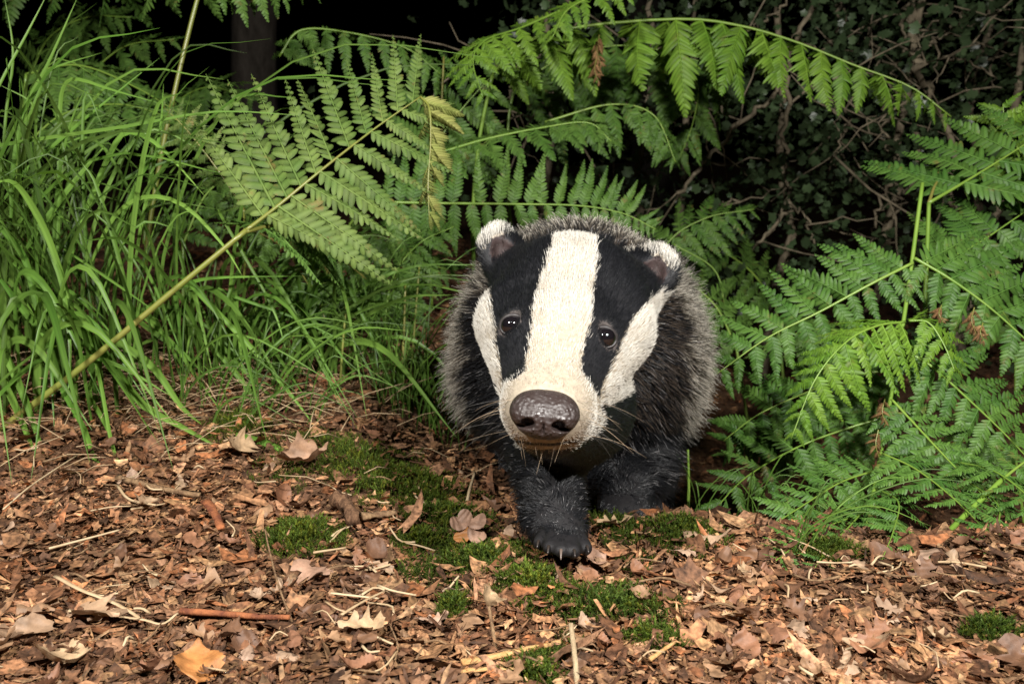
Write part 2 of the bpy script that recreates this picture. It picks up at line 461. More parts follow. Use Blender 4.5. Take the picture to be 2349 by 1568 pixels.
def leaf_mesh(kind, seed, curl, cup, mat, stemlen=0.22):
    rng = random.Random(seed)
    half = leaf_outline(kind, rng); half2 = leaf_outline(kind, rng)
    V, Fc = [], []
    k1, k2 = rng.uniform(-1, 1), rng.uniform(-1, 1)
    tw = rng.uniform(-0.7, 0.7)
    for i, ((t, w), (_, w2)) in enumerate(zip(half, half2)):
        j = rng.uniform(-0.03, 0.03)
        for s, q in ((-1, w2), (-0.5, w2), (0, 0), (0.5, w), (1, w)):
            y = s * q
            x = t - 0.5 + (j if abs(s) == 1 else 0) + 0.18 * abs(s) * q
            z = curl * (x * x * 1.3) + cup * y * y * 4 + 0.05 * abs(s) * math.sin(t * 9 + k1 * 3) + tw * x * y + 0.04 * k2 * math.sin(7 * t + 5 * y)
            z += 0.03 * math.cos(t * 14) * (abs(s) == 0.5)
            V.append((x, y, z))
    n = len(half)
    for i in range(n - 1):
        for c in range(4):
            a = i * 5 + c
            Fc.append((a, a + 5, a + 6, a + 1))
    if stemlen:
        b = len(V)
        z0 = curl * 0.325
        for (x, y, z) in ((-0.5, -0.012, z0), (-0.5, 0.012, z0), (-0.5 - stemlen, 0.03 + 0.01, z0 + 0.02), (-0.5 - stemlen, 0.03 - 0.01, z0 + 0.02)):
            V.append((x, y, z))
        Fc.append((b, b + 1, b + 2, b + 3))
    return mesh_from('dry_leaf_' + kind, V, Fc, mat)
LEAFV = {}
for kd in ('oak', 'beech', 'birch', 'torn'):
    LEAFV[kd] = [leaf_mesh(kd, s * 7 + len(kd), random.Random(s).uniform(-0.5, 0.9), random.Random(s + 40).uniform(-0.7, 1.0), M['dead'], 0.2 if kd != 'torn' else 0) for s in range(5)]
LEAFLAB = {'oak': ('lobed oak leaf', 'fallen oak leaves'), 'beech': ('smooth oval leaf', 'fallen oval leaves'),
           'birch': ('pointed toothed leaf', 'fallen toothed leaves'), 'torn': ('torn leaf scrap', 'torn leaf scraps')}
TONES = {'dark brown': deadleaf_mat('dry_leaf_dark', [(0.15, 0.075, 0.042), (0.21, 0.11, 0.06)]),
         'reddish brown': deadleaf_mat('dry_leaf_red', [(0.31, 0.145, 0.075), (0.27, 0.13, 0.075)]),
         'tan': deadleaf_mat('dry_leaf_tan', [(0.36, 0.21, 0.115), (0.31, 0.18, 0.10)]),
         'pale': deadleaf_mat('dry_leaf_pale', [(0.46, 0.31, 0.19), (0.40, 0.26, 0.18)])}
MARKS = [((415, 1423), 'near the thick end of the red stick'), ((650, 1438), 'near the thin end of the red stick'), ((690, 1240), 'near the bright moss tuft'), ((1085, 1290), 'near the thick moss cushion'),
         ((1288, 1300), 'near the badger\'s claws'), ((1390, 1405), 'near the bright moss cushion'), ((1240, 1540), 'near the orange wood strip'), ((830, 1420), 'near the broken pale straws'),
         ((150, 1535), 'near the large pale leaf'), ((200, 1390), 'near the long twisted straw'), ((300, 1020), 'below the lush grass'), ((60, 1150), 'near the slanting dry stalk'), ((370, 1150), 'near the knobbly twig'), ((600, 1090), 'near the leaf bridging the moss'),
         ((800, 1200), 'near the dark bark lump'), ((1620, 1260), 'on the bank crest beside the badger'), ((1900, 1300), 'below the lowest fern leaflets'), ((2100, 1315), 'at the foot of the slanting stalk'), ((2280, 1455), 'near the sparse sprinkled moss'),
         ((2150, 1490), 'near the pale curled leaf on open litter'), ((1700, 1480), 'on the open litter before the bank crest'), ((2330, 1290), 'near the rumpled pinkish leaf')]
def landmark(px, py):
    return min(MARKS, key=lambda m: math.hypot(px - m[0][0], (py - m[0][1]) * 1.4))[1]
def place_leaf(me, pos, size, yaw, tiltx, tilty, label, group=None, wid=1.0):
    m = Matrix.Translation(pos) @ Matrix.Rotation(yaw, 4, 'Z') @ Matrix.Rotation(tilty, 4, 'Y') @ Matrix.Rotation(tiltx, 4, 'X') @ Matrix.Diagonal((size, size * wid, size, 1))
    return add('dead_leaf', me, None, label, 'leaf', group, mat=m)
def litter_leaves():
    rng = random.Random(3)
    cnt = 0
    taken = []
    while cnt < 285:
        px = rng.uniform(-40, 2390); py = rng.uniform(960, 1590)
        if px > 1500 and py < 1255: continue
        if 500 < px < 1500 and py < 1000 and rng.random() < 0.5: continue
        p, d = G(px, py)
        if d > 1.3: continue
        if moss_at(p.x, p.y) > 0.1 and rng.random() < 0.6: continue
        if 1170 < px < 1380 and 1180 < py < 1290: continue
        kd = rng.choices(['oak', 'beech', 'birch', 'torn'], [0.32, 0.14, 0.14, 0.40])[0]
        size = rng.uniform(0.010, 0.029) if kd != 'torn' else rng.uniform(0.008, 0.022)
        me = rng.choice(LEAFV[kd])
        tn = rng.choices(list(TONES), [.3, .2, .3, .2])[0]
        lb, gp = LEAFLAB[kd]
        lb = tn + ' ' + lb + ' ' + landmark(px, py)
        lf = place_leaf(me, p + Vector((0, 0, rng.uniform(0.002, 0.009))), size, rng.uniform(0, 6.28), rng.gauss(0, 0.3), rng.gauss(0, 0.25), lb, gp, rng.uniform(0.7, 1.15))
        lf.material_slots[0].link = 'OBJECT'; lf.material_slots[0].material = TONES[tn]
        cnt += 1
litter_leaves()
def hero_leaf(kind, seed, curl, cup, mat, px, py, wpx, yaw, tx, ty, label, lift=0.008, wid=1.0):
    p, d = G(px, py)
    me = leaf_mesh(kind, seed, curl, cup, mat, 0.12)
    place_leaf(me, p + Vector((0, 0, lift)), PM(wpx, d), yaw, tx, ty, label, None, wid)
hero_leaf('oak', 3, 0.25, -0.3, M['dead_pink'], 722, 1338, 120, 2.5, -0.1, 0.1, 'smooth pinkish brown oak leaf speckled with dark spots, lying flat', 0.010, 1.1)
hero_leaf('birch', 9, 0.2, 0.3, M['dead_orange'], 455, 1548, 130, 1.9, 0.25, -0.2, 'bright orange toothed leaf below the red stick', 0.008, 1.15)
hero_leaf('birch', 12, 0.15, 0.4, M['dead_pale'], 140, 1535, 150, 2.2, 0.3, 0.2, 'large pale tan leaf with smooth broad blade by the straw', 0.008, 1.1)
hero_leaf('oak', 21, 0.5, 0.6, M['dead_pale'], 545, 1058, 100, 1.2, 0.9, 0.4, 'pale tan curled leaf standing upright below the grass', 0.016)
hero_leaf('oak', 24, 0.4, 0.5, M['dead_pale'], 830, 1468, 110, 0.3, 0.3, 0.1, 'tan orange crumpled leaf beside the broken straw', 0.010, 1.0)
hero_leaf('torn', 27, 0.6, 0.8, M['dead'], 690, 1090, 120, 0.25, 0.3, 0.0, 'long brown curled leaf bridging the moss carpet edge', 0.014, 0.6)
hero_leaf('oak', 31, 0.3, 0.4, M['dead_pale'], 1410, 1225, 95, 0.4, -0.2, 0.1, 'yellowish tan oak leaf beside the badger\'s paw', 0.010)
hero_leaf('oak', 33, 0.3, -0.4, M['dead'], 1620, 1255, 110, 2.9, 0.1, 0.1, 'brown veined oak leaf on the crest of the bank', 0.010)
hero_leaf('beech', 36, 0.5, 0.5, M['dead_pink'], 1365, 1315, 75, 0.9, 0.4, 0.2, 'pinkish tan curled leaf just in front of the badger\'s claws', 0.010, 1.1)
hero_leaf('torn', 41, 0.3, 0.6, M['dead'], 60, 1470, 110, 0.6, 0.3, 0.2, 'dark mottled brown leaf beside the large pale leaf', 0.006, 1.0)
hero_leaf('oak', 44, 0.3, 0.2, M['dead'], 190, 1420, 210, -0.3, -0.15, 0.0, 'wide flat brown oak leaf under the long twisted straw', 0.005, 0.9)
hero_leaf('oak', 47, 0.3, 0.6, M['dead_pale'], 2150, 1490, 90, 2.0, 0.3, 0.3, 'pale leaf curled up on the open litter below the ferns', 0.008)
hero_leaf('birch', 48, 0.2, 0.4, M['dead_pink'], 2180, 1360, 60, 2.0, 0.5, 0.3, 'small pinkish leaf standing on edge in the litter', 0.008)
hero_leaf('oak', 50, 0.3, 0.7, M['dead_pink'], 2305, 1250, 80, 2.0, 0.7, 0.3, 'rumpled pinkish leaf below the slanting fern stalk', 0.008)
hero_leaf('torn', 54, 0.8, 0.6, M['dead_pale'], 1110, 1440, 90, 1.7, 1.1, 0.2, 'brown translucent leaf standing upright beside a dry stem', 0.02, 0.9)
hero_leaf('oak', 57, 0.4, 0.5, M['dead_pale'], 1700, 1330, 55, 1.0, 0.5, 0.2, 'small cream leaf curled on the bank crest', 0.008)

# pinkish lobed leaf on the thick moss cushion
def pink_sprig():
    p, d = G(1075, 1258)
    root = add('lobed_leaf', None, None, 'pinkish brown leaf of five round lobes on the moss cushion', 'leaf', loc=p + Vector((0, 0, 0.018)))
    s = PM(48, d)
    for k, (a, sc_, ty) in enumerate([(1.9, 0.9, -0.3), (2.9, 0.95, -0.2), (0.35, 1.0, -0.35), (-0.75, 1.05, 0.25), (-2.2, 0.95, 0.3)]):
        V = [(0, 0, 0)]; n = 14
        for i in range(n):
            an = 2 * math.pi * i / n
            V.append((0.52 + 0.48 * math.cos(an), 0.40 * math.sin(an) * (1 + 0.12 * math.cos(an)), 0.10 * math.cos(an) ** 2 - 0.1 * abs(math.sin(an))))
        V.append((0.52, 0, -0.02))
        Fc = [(n + 1, 1 + i, 1 + (i + 1) % n) for i in range(n)]
        Fc.append((0, 1 + n // 2 - 1, 1 + n // 2)); Fc.append((0, 1 + n // 2, 1 + n // 2 + 1))
        me = mesh_from('lobe', V, Fc, M['dead_orange'] if k == 4 else M['dead_pink'])
        m = Matrix.Rotation(a, 4, 'Z') @ Matrix.Rotation(ty - 0.1, 4, 'Y') @ Matrix.Diagonal((s * sc_, s * sc_, s * sc_, 1))
        tlt = Matrix.Rotation(0.45, 4, 'X')
        add('lobe', me, root, mat=tlt @ m)
pink_sprig()

# sticks and straws
def stick(name, label, pts, wpx, mat, cat, lift=0.004, group=None, flat=1.0, wob=0.12, sides=6, lifts=None):
    P3 = []
    for i, (px, py) in enumerate(pts):
        p, d = G(px, py)
        P3.append(p + Vector((0, 0, lift if lifts is None else lifts[i])))
    path = catmull(P3, max(6, len(pts) * 4))
    r = PM(wpx, d) / 2
    V, Fc = tube(path, r, r * 0.75, sides, wob, random, P3[0])
    if flat != 1.0:
        V = [Vector((v.x, v.y, v.z)) for v in V]
        for i, p in enumerate(path):
            c = p - P3[0]
            for k in range(sides):
                v = V[i * sides + k]; v.z = c.z + (v.z - c.z) * flat
    return add(name, mesh_from(name, V, Fc, mat), None, label, cat, group, loc=P3[0])
stick('stick', 'short red brown stick with stripped bark lying in the litter', [(415, 1423), (520, 1430), (600, 1437), (665, 1438)], 17, M['redwood'], 'stick', 0.007)
stick('wood_strip', 'split orange tan strip of wood beside the dark moss clump', [(1060, 1540), (1160, 1520), (1285, 1492)], 24, M['palewood'], 'wood', 0.006, flat=0.5)
stick('wood_strip', 'second thinner strip of split wood along the bottom of the litter', [(1050, 1556), (1130, 1550), (1215, 1548)], 18, M['palewood'], 'wood', 0.005, flat=0.5)
stick('dry_stem', 'flat grey tan dry stem standing up from the litter', [(1326, 1590), (1318, 1560), (1308, 1530)], 15, M['drystem'], 'stem', 0.0, flat=1, lifts=[0.0, 0.014, 0.028])
stick('dry_stem', 'thin brown dry stem standing beside the upright leaf', [(1140, 1500), (1122, 1440), (1112, 1420)], 9, M['twig'], 'stem', 0.0, lifts=[0.0, 0.015, 0.025])
stick('straw', 'long twisted straw blade lying across the wide brown leaf', [(130, 1352), (190, 1385), (265, 1415), (320, 1448), (300, 1450)], 12, M['straw'], 'straw', 0.010, flat=0.35)
stick('straw', 'straw blade ending in a hooked curl near the red stick', [(160, 1430), (250, 1440), (330, 1450), (375, 1460), (410, 1435)], 9, M['straw'], 'straw', 0.009, flat=0.35)
stick('straw', 'pale straight straw beside the tan orange crumpled leaf', [(785, 1450), (835, 1418), (885, 1392)], 9, M['straw'], 'straw', 0.012, flat=0.4)
stick('straw', 'pale split straw above the straight straw', [(760, 1388), (820, 1395), (870, 1400)], 9, M['straw'], 'straw', 0.009, flat=0.4)
stick('straw', 'thin bent straw below the split straw', [(748, 1405), (780, 1425), (825, 1432)], 6, M['straw'], 'straw', 0.008, flat=0.5)
stick('straw', 'pale thin straw lying in the litter above the wide brown leaf', [(116, 1288), (200, 1265), (276, 1244)], 6, M['straw'], 'straw', 0.010)
stick('straw', 'slanting dry stalk rising from the litter near the grass', [(10, 1190), (80, 1130), (180, 1062)], 4, M['straw'], 'straw', 0.008)
stick('straw', 'curved pale straw below two drooping grass blades', [(272, 1140), (300, 1172), (360, 1185)], 7, M['straw'], 'straw', 0.010)
stick('straw', 'pale straw lying toward the bright green moss tuft', [(720, 1296), (795, 1284)], 6, M['straw'], 'straw', 0.010)
stick('twig', 'thin dark twig stem standing bent above the red stick', [(670, 1432), (640, 1370), (620, 1310), (612, 1275)], 5, M['twig'], 'twig', 0.01, lifts=[0.002, 0.010, 0.018, 0.022])
stick('twig', 'knobbly grey brown twig piece lying above the curved straw', [(270, 1110), (340, 1128), (400, 1142), (460, 1150)], 16, M['twig'], 'twig', 0.006, wob=0.25)
stick('bark_piece', 'dark lump of crumbling bark beside the moss carpet', [(770, 1168), (800, 1190), (812, 1222)], 42, M['soil'], 'bark', 0.010, wob=0.35, sides=9)
stick('bark_piece', 'dark brown curl of bark below the moss carpet', [(830, 1205), (870, 1200), (910, 1196)], 26, M['twig'], 'bark', 0.008, wob=0.3, flat=0.6)
stick('bark_piece', 'reddish brown slab of bark with a pale splintered edge', [(475, 1175), (495, 1205), (510, 1240)], 26, M['redwood'], 'bark', 0.010, wob=0.2, flat=0.5)
stick('straw', 'bent pale stem leaning near the badger\'s planted paw', [(1068, 1180), (1078, 1155), (1090, 1130)], 8, M['straw'], 'straw', 0.01, lifts=[0.004, 0.014, 0.022])
stick('straw', 'golden straw lying at the bottom edge below the open litter', [(1490, 1545), (1545, 1505)], 11, M['palewood'], 'straw', 0.009)
def random_straws():
    rng = random.Random(8)
    for i in range(150):
        px = rng.uniform(-20, 2370); py = rng.uniform(1010, 1580)
        if px > 1480 and py < 1260: continue
        if 1150 < px < 1400 and py < 1300: continue
        p, d = G(px, py)
        L = rng.uniform(0.008, 0.035); a = rng.gauss(0, 0.9) + (math.pi if rng.random() < .5 else 0)
        v = Vector((math.cos(a), math.sin(a), 0))
        b = Vector((-v.y, v.x, 0)) * rng.uniform(-0.25, 0.25) * L
        pts = []
        for t in (0, .5, 1):
            q = p + v * L * t + b * (4 * t * (1 - t))
            q.z = float(gz(q.x, q.y)) + rng.uniform(0.004, 0.010)
            pts.append(q)
        r = rng.uniform(0.0004, 0.0011)
        V, Fc = tube(catmull(pts, 6), r, r * 0.7, 5, 0.15, rng, pts[0])
        tw = rng.random() < 0.4
        add('twig' if tw else 'straw', mesh_from('fragment', V, Fc, M['twig'] if tw else M['straw']), None,
            ('small broken brown twig ' if tw else 'small broken pale straw ') + landmark(px, py),
            'twig' if tw else 'straw', 'loose twigs in the litter' if tw else 'loose straws in the litter', loc=pts[0])
random_straws()

# ================================================================== MOSS
def moss_template(rng):
    V, Fc = [], []
    n = 26
    for i in range(n):
        t = (i + 0.5) / n
        an = i * 2.4
        h = t
        rr = 0.30 * (1 - t * 0.55)
        c = (0.10 * t * t, 0, h)
        dx, dy = math.cos(an), math.sin(an)
        wx, wy = -dy * 0.06, dx * 0.06
        b = len(V)
        V += [(c[0] + wx, c[1] + wy, c[2]), (c[0] - wx, c[1] - wy, c[2]), (c[0] + dx * rr, c[1] + dy * rr, c[2] + 0.16 + 0.1 * t)]
        Fc.append((b, b + 1, b + 2))
    return np.array(V), np.array(Fc)
def moss():
    tv, tf = moss_template(random)
    for (c, rx, ry, lb) in MOSSG:
        n = int(260 + 90000 * rx * ry * 3)
        n = min(int(n * 2.2), 3800)
        a = RNG.uniform(0, 6.28, n); r = np.sqrt(RNG.random(n))
        x = c.x + np.cos(a) * r * rx; y = c.y + np.sin(a) * r * ry
        keep = (vnoise(x * 60 + 7, y * 60) * .6 + vnoise(x * 140, y * 140 + 3) * .4) > 0.18 + 0.36 * r * r
        x, y, r = x[keep], y[keep], r[keep]; n = len(x)
        h = RNG.uniform(0.0035, 0.009, n) * (1.1 - 0.65 * r) * (0.7 + 0.6 * vnoise(x * 50, y * 50))
        yaw = RNG.uniform(0, 6.28, n); lx = RNG.normal(0, 0.45, n); ly = RNG.normal(-0.25, 0.45, n)
        X = tv[None, :, 0] * np.cos(yaw)[:, None] - tv[None, :, 1] * np.sin(yaw)[:, None]
        Y = tv[None, :, 0] * np.sin(yaw)[:, None] + tv[None, :, 1] * np.cos(yaw)[:, None]
        Z = np.repeat(tv[None, :, 2], n, 0)
        X = X + lx[:, None] * Z; Y = Y + ly[:, None] * Z
        z0 = gz(x, y) + 0.003 * (1 - r) + 0.001
        V = np.stack([X * h[:, None] + x[:, None], Y * h[:, None] + y[:, None], Z * h[:, None] + z0[:, None]], -1)
        Fc = (tf[None] + (np.arange(n) * len(tv))[:, None, None]).reshape(-1, 3)
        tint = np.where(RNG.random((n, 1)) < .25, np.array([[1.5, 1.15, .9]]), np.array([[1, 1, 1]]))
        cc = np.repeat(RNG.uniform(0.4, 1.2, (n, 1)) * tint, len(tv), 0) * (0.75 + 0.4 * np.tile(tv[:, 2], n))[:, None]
        V = V.reshape(-1, 3) - np.array(c)
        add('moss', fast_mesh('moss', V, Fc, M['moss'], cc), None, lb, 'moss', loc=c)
moss()

# ================================================================== FERNS
def pinna_mesh(seed, K, bend, mat, curl=0.1, wid=0.17, lobed=False):
    """one leaflet of bracken, unit length along +x, upper face +z, made of paired pinnules along a rib"""
    rng = random.Random(seed)
    V, Fc, C = [], [], []
    sway = rng.uniform(-0.05, 0.05)
    def at(s, y, z):                # bend along the length
        th = bend * s * s * 0.9
        x = s * (1 - 0.22 * bend * bend * s * s * 0.6)
        return (x + 0, y + sway * math.sin(s * 3.1), z - bend * 0.5 * s * s)
    for side in (-1, 1):
        for k in range(K):
            s = (k + 0.55 + (0.25 if side > 0 else 0)) / (K + 0.4)
            env = min(1, 0.55 + s * 4) * (1 - s ** 1.7) ** 0.85 + 0.03
            l = wid * env * rng.uniform(0.9, 1.08)
            w = (1.0 / K) * 0.47 * (0.6 + 0.4 * min(1, env * 1.3))
            lean = rad(rng.gauss(62 - 16 * s, 3))
            cd, sd = math.cos(lean), math.sin(lean)
            dz = rng.gauss(-0.05, 0.22); cu = curl * rng.uniform(0.7, 1.4)
            b = len(V)
            tone = rng.uniform(0.72, 1.15)
            #          u, v, z
            pts = [(0, -1.0, 0), (0.3, -0.98, -0.12), (0.62, -0.86, -0.16), (0.88, -0.48, -0.2), (1.0, 0.05, -0.26), (0.88, 0.55, -0.2), (0.62, 0.9, -0.16), (0.3, 1.0, -0.12), (0, 1.0, 0), (0.06, 0, 0.06), (0.42, 0, 0.05), (0.8, 0.02, -0.06)]
            for (u, v, z) in pts:
                lx = u * l; ly = v * w
                if lobed and abs(v) > 0.5: lx += rng.uniform(-0.012, 0.012)
                x = s + lx * cd - ly * sd * (1 if side > 0 else 1)
                # local frame: pinnule axis (cd, side*sd), width axis along the rib
                x = s + lx * cd + ly * sd
                y = side * (lx * sd - ly * cd)
                zz = z * w * 2.2 * (0.6 + curl * 4) + dz * lx - cu * lx * lx * 8
                V.append(at(x, y, zz))
                C.append(tone * (1.35 if abs(v) < 0.1 and u < 0.9 else (0.9 if abs(v) > .9 else 1.0)))
            q = [(0, 1, 10, 9), (1, 2, 10), (2, 3, 11, 10), (3, 4, 11), (4, 5, 11), (5, 6, 10, 11), (6, 7, 10), (7, 8, 9, 10)]
            for f in q:
                f = tuple(b + i for i in f)
                Fc.append(f if side > 0 else f[::-1])
    # rib
    b = len(V); n = 14
    for i in range(n + 1):
        s = i / n
        r = 0.012 * (1 - s * 0.85)
        for (y, z) in ((-r, 0), (0, r * 1.1), (r, 0), (0, -r * 1.1)):
            V.append(at(s, y, z)); C.append(1.5)
    for i in range(n):
        for k in range(4):
            a = b + i * 4
            Fc.append((a + k, a + (k + 1) % 4, a + 4 + (k + 1) % 4, a + 4 + k))
    return mesh_from('leaflet', V, Fc, mat, cols=np.repeat(np.array(C)[:, None], 3, 1))
PV = {}
def pinnae(matkey, curl, wid, K):
    key = (matkey, curl, wid, K)
    if key not in PV:
        PV[key] = [pinna_mesh(i * 13 + K, K + (i % 3), b, M[matkey], curl, wid) for i, b in enumerate((0.0, 0.12, 0.22, 0.35, 0.5, 0.75))]
    return PV[key]
DOWN = Vector((0, 0, -1))
def frond(root, origin, path, n, lp, mat='fern_deep', N=(0, -0.7, 0.7), ang=(80, 80), droop=0.0, lp2=None, t0=0.04, bend=(0, 1, 2), r=3.5,
          curl=0.1, wid=0.17, K=17, jit=6, stalkmat='stalk_g', seed=0, skip=(), taper=0.5, gap=0.035):
    """a frond: rachis mesh + leaflets as its children.  lp: leaflet length in px at positions 0..1 along the rachis (list)"""
    rng = random.Random(seed * 31 + n)
    pts = catmull([P(*p) for p in path], 28)
    dm = path[len(path) // 2][2]
    V, Fc = tube(pts, PM(r, dm), PM(r * 0.3, dm), 6, 0, rng, origin)
    fr = add('frond', mesh_from('frond', V, Fc, M[stalkmat]), root)
    Nv = Vector(N).normalized()
    PVs = pinnae(mat, curl, wid, K)
    lp2 = lp2 or lp
    for i in range(n):
        for si, s in enumerate((1, -1)):
            if (i, s) in skip or rng.random() < gap: continue
            t = t0 + (0.995 - t0) * ((i + 0.25 * si) / max(1, n - 0.5))
            t = min(t, 0.99)
            f = t * 27; k = int(f)
            p = pts[k].lerp(pts[min(k + 1, 27)], f - k)
            T = (pts[min(k + 1, 27)] - pts[max(k - 1, 0)]).normalized()
            Nn = (Nv - T * Nv.dot(T)).normalized()
            S = Nn.cross(T)
            prof = lp if s > 0 else lp2
            q = t * (len(prof) - 1); kk = min(int(q), len(prof) - 2)
            L = PM(prof[kk] + (prof[kk + 1] - prof[kk]) * (q - kk), path[0][2] + (path[-1][2] - path[0][2]) * t) * rng.uniform(0.80, 1.10)
            a = rad((ang[0] if s > 0 else ang[1]) - 28 * t ** 3 + rng.gauss(0, jit * 1.3))
            D = T * math.cos(a) + S * (s * math.sin(a)) + DOWN * (droop * rng.uniform(0.75, 1.25))
            D.normalize()
            Z = (Nn + Vector((rng.gauss(0, .22), rng.gauss(0, .22), rng.gauss(0, .22))))
            Z = (Z - D * Z.dot(D)).normalized()
            Y = Z.cross(D)
            m = Matrix(((D.x, Y.x, Z.x, 0), (D.y, Y.y, Z.y, 0), (D.z, Y.z, Z.z, 0), (0, 0, 0, 1)))
            m = Matrix.Translation(p - origin) @ m @ Matrix.Diagonal((L, L * rng.uniform(0.92, 1.1), L, 1))
            add('leaflet', PVs[rng.choice(bend)], fr, mat=m)
    return fr
def fern(name, label, group=None, base=None, stalk=None, r=(6, 4), mat='stalk'):
    """fern plant: Empty at the foot of its stalk; stalk: list of (px,py,d)"""
    pts = [P(*p) for p in stalk]
    o = pts[0].copy()
    root = add('bracken_fern', None, None, label, 'fern', group, loc=o)
    V, Fc = tube(catmull(pts, 24), PM(r[0], stalk[0][2]), PM(r[1], stalk[-1][2]), 8, 0.03, random, o)
    add('stalk', mesh_from('stalk', V, Fc, M[mat]), root)
    return root, o
def gpt(px, py):
    p, d = G(px, py)
    return (px, py, d)

CAMN = (-0.1, -1.0, 0.25)
# 1. the big olive frond over the grass, on a long leaning stalk
f1, o1 = fern('bracken_fern', 'large olive bracken frond with a yellow wilted tip on a long leaning stalk', None, None,
              [(-70, 1040, .84), (0, 985, .845), (200, 832, .85), (400, 665, .855), (565, 528, .86)], (9.5, 6))
frond(f1, o1, [(565, 528, .86), (640, 470, .88), (740, 388, .90), (860, 295, .93), (965, 222, .95)], 11, [330, 375, 330, 270, 210, 150], 'fern_olive', (-0.15, -1, 0.15), (70, 84), 0.0,
      [150, 300, 300, 260, 180, 90], 0.14, (0, 0, 1), 5, 0.14, 0.125, 17, 5, 'stalk', 1)
frond(f1, o1, [(965, 222, .95), (985, 250, .94), (988, 330, .935), (982, 420, .93), (985, 505, .93)], 9, [95, 95, 85, 70, 40], 'fern_wilt', (-0.6, -1, 0.1), (55, 40), 0.9, None, 0.05, (4, 5, 5), 3, 0.9, 0.2, 10, 28, 'stalk', 2)
frond(f1, o1, [(565, 530, .86), (640, 520, .90), (740, 560, .97), (840, 640, 1.02)], 10, [120, 170, 150, 110, 50], 'fern_mid', (0, -0.7, 0.7), (75, 75), 0.3, None, 0.15, (1, 2), 5, 0.15, 0.13, 15, 8, 'stalk', 3)
# 2. frond behind the badger's head
f2, o2 = fern('bracken_fern', 'flat green fern frond spread sideways just behind the badger\'s head', None, None, [(700, 900, 1.35), (740, 700, 1.34), (800, 520, 1.3), (880, 462, 1.28)], (4, 3), 'stalk_g')
frond(f2, o2, [(860, 463, 1.28), (1000, 466, 1.28), (1170, 468, 1.28), (1330, 472, 1.28), (1430, 490, 1.27), (1505, 526, 1.26)], 24, [140, 148, 135, 125, 105, 75, 25], 'fern_mid', (0.02, -1, 0.25), (84, 84), 0.0,
      [150, 150, 120, 110, 100, 70, 20], 0.04, (0, 1, 1), 3.5, 0.10, 0.17, 15, 4, 'stalk_g', 4)
# 3. the arching frond across the top
f3, o3 = fern('bracken_fern', 'long arching fern frond with hanging bright leaflets above the thicket', None, None, [(1090, 700, 1.6), (1085, 500, 1.56), (1100, 320, 1.53), (1130, 170, 1.5)], (5, 4), 'stalk_g')
frond(f3, o3, [(1130, 170, 1.5), (1200, 100, 1.48), (1330, 62, 1.46), (1560, 44, 1.44), (1700, 60, 1.42), (1830, 98, 1.4), (1960, 150, 1.38), (2090, 200, 1.36), (2182, 268, 1.35)], 22,
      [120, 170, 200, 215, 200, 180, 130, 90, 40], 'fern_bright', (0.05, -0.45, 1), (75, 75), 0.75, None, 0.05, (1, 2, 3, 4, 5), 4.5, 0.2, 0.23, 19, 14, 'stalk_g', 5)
frond(f3, o3, [(1330, 5, 1.42), (1200, 62, 1.38), (1115, 92, 1.33), (1085, 140, 1.3), (1108, 224, 1.28)], 11, [60, 110, 120, 90, 30], 'fern_bright', (-0.3, -0.7, 0.7), (78, 78), 0.35, None, 0.1, (1, 2, 3), 3, 0.1, 0.19, 14, 7, 'stalk_g', 6)
frond(f3, o3, [(1440, -60, 1.34), (1370, -15, 1.32), (1300, 25, 1.3), (1268, 85, 1.29)], 8, [90, 100, 80, 30], 'fern_bright', (-0.3, -0.7, 0.7), (75, 75), 0.35, None, 0.1, (1, 2, 3), 3, 0.1, 0.19, 14, 7, 'stalk_g', 7)
# 4. middle distance
f4, o4 = fern('bracken_fern', 'low arching fern frond seen edge-on above the badger\'s head', None, None, [(990, 700, 1.42), (985, 520, 1.4), (1000, 400, 1.36), (1020, 345, 1.34)], (4, 3), 'stalk_g')
frond(f4, o4, [(1010, 350, 1.34), (1120, 318, 1.34), (1250, 292, 1.34), (1350, 282, 1.33), (1402, 324, 1.32)], 15, [150, 160, 140, 100, 40], 'fern_mid', (0, -0.35, 1), (72, 72), 0.15, None, 0.04, (1, 2, 3), 3.5, 0.1, 0.18, 15, 6, 'stalk_g', 8)
frond(f4, o4, [(1250, 280, 1.5), (1400, 240, 1.5), (1500, 265, 1.49), (1550, 372, 1.48)], 11, [120, 140, 110, 40], 'fern_mid', (0.1, -0.5, 1), (75, 75), 0.7, None, 0.04, (2, 3, 4), 3, 0.1, 0.18, 14, 7, 'stalk_g', 9)
f5, o5 = fern('bracken_fern', 'dim fern with drooping leaflets hanging in front of the thicket branches', None, None, [(1190, 700, 1.85), (1170, 500, 1.8), (1165, 300, 1.76), (1180, 200, 1.75)], (4, 3), 'stalk_g')
frond(f5, o5, [(1180, 200, 1.75), (1300, 130, 1.74), (1450, 105, 1.72), (1640, 150, 1.7)], 13, [150, 200, 210, 160], 'fern_mid', (0.05, -0.5, 1), (75, 75), 0.9, None, 0.04, (2, 3, 4), 3, 0.1, 0.18, 14, 8, 'stalk_g', 10)
frond(f5, o5, [(1560, 150, 1.7), (1600, 200, 1.69), (1590, 280, 1.68), (1560, 360, 1.67)], 9, [150, 150, 110, 50], 'fern_mid', (0.05, -0.8, .7), (75, 75), 0.5, None, 0.04, (2, 3, 4), 3, 0.1, 0.18, 14, 8, 'stalk_g', 11)
f6, o6 = fern('bracken_fern', 'pale dim fern frond just right of the yellow wilted tip', None, None, [(940, 640, 1.6), (950, 480, 1.57), (985, 340, 1.54)], (4, 3), 'stalk_g')
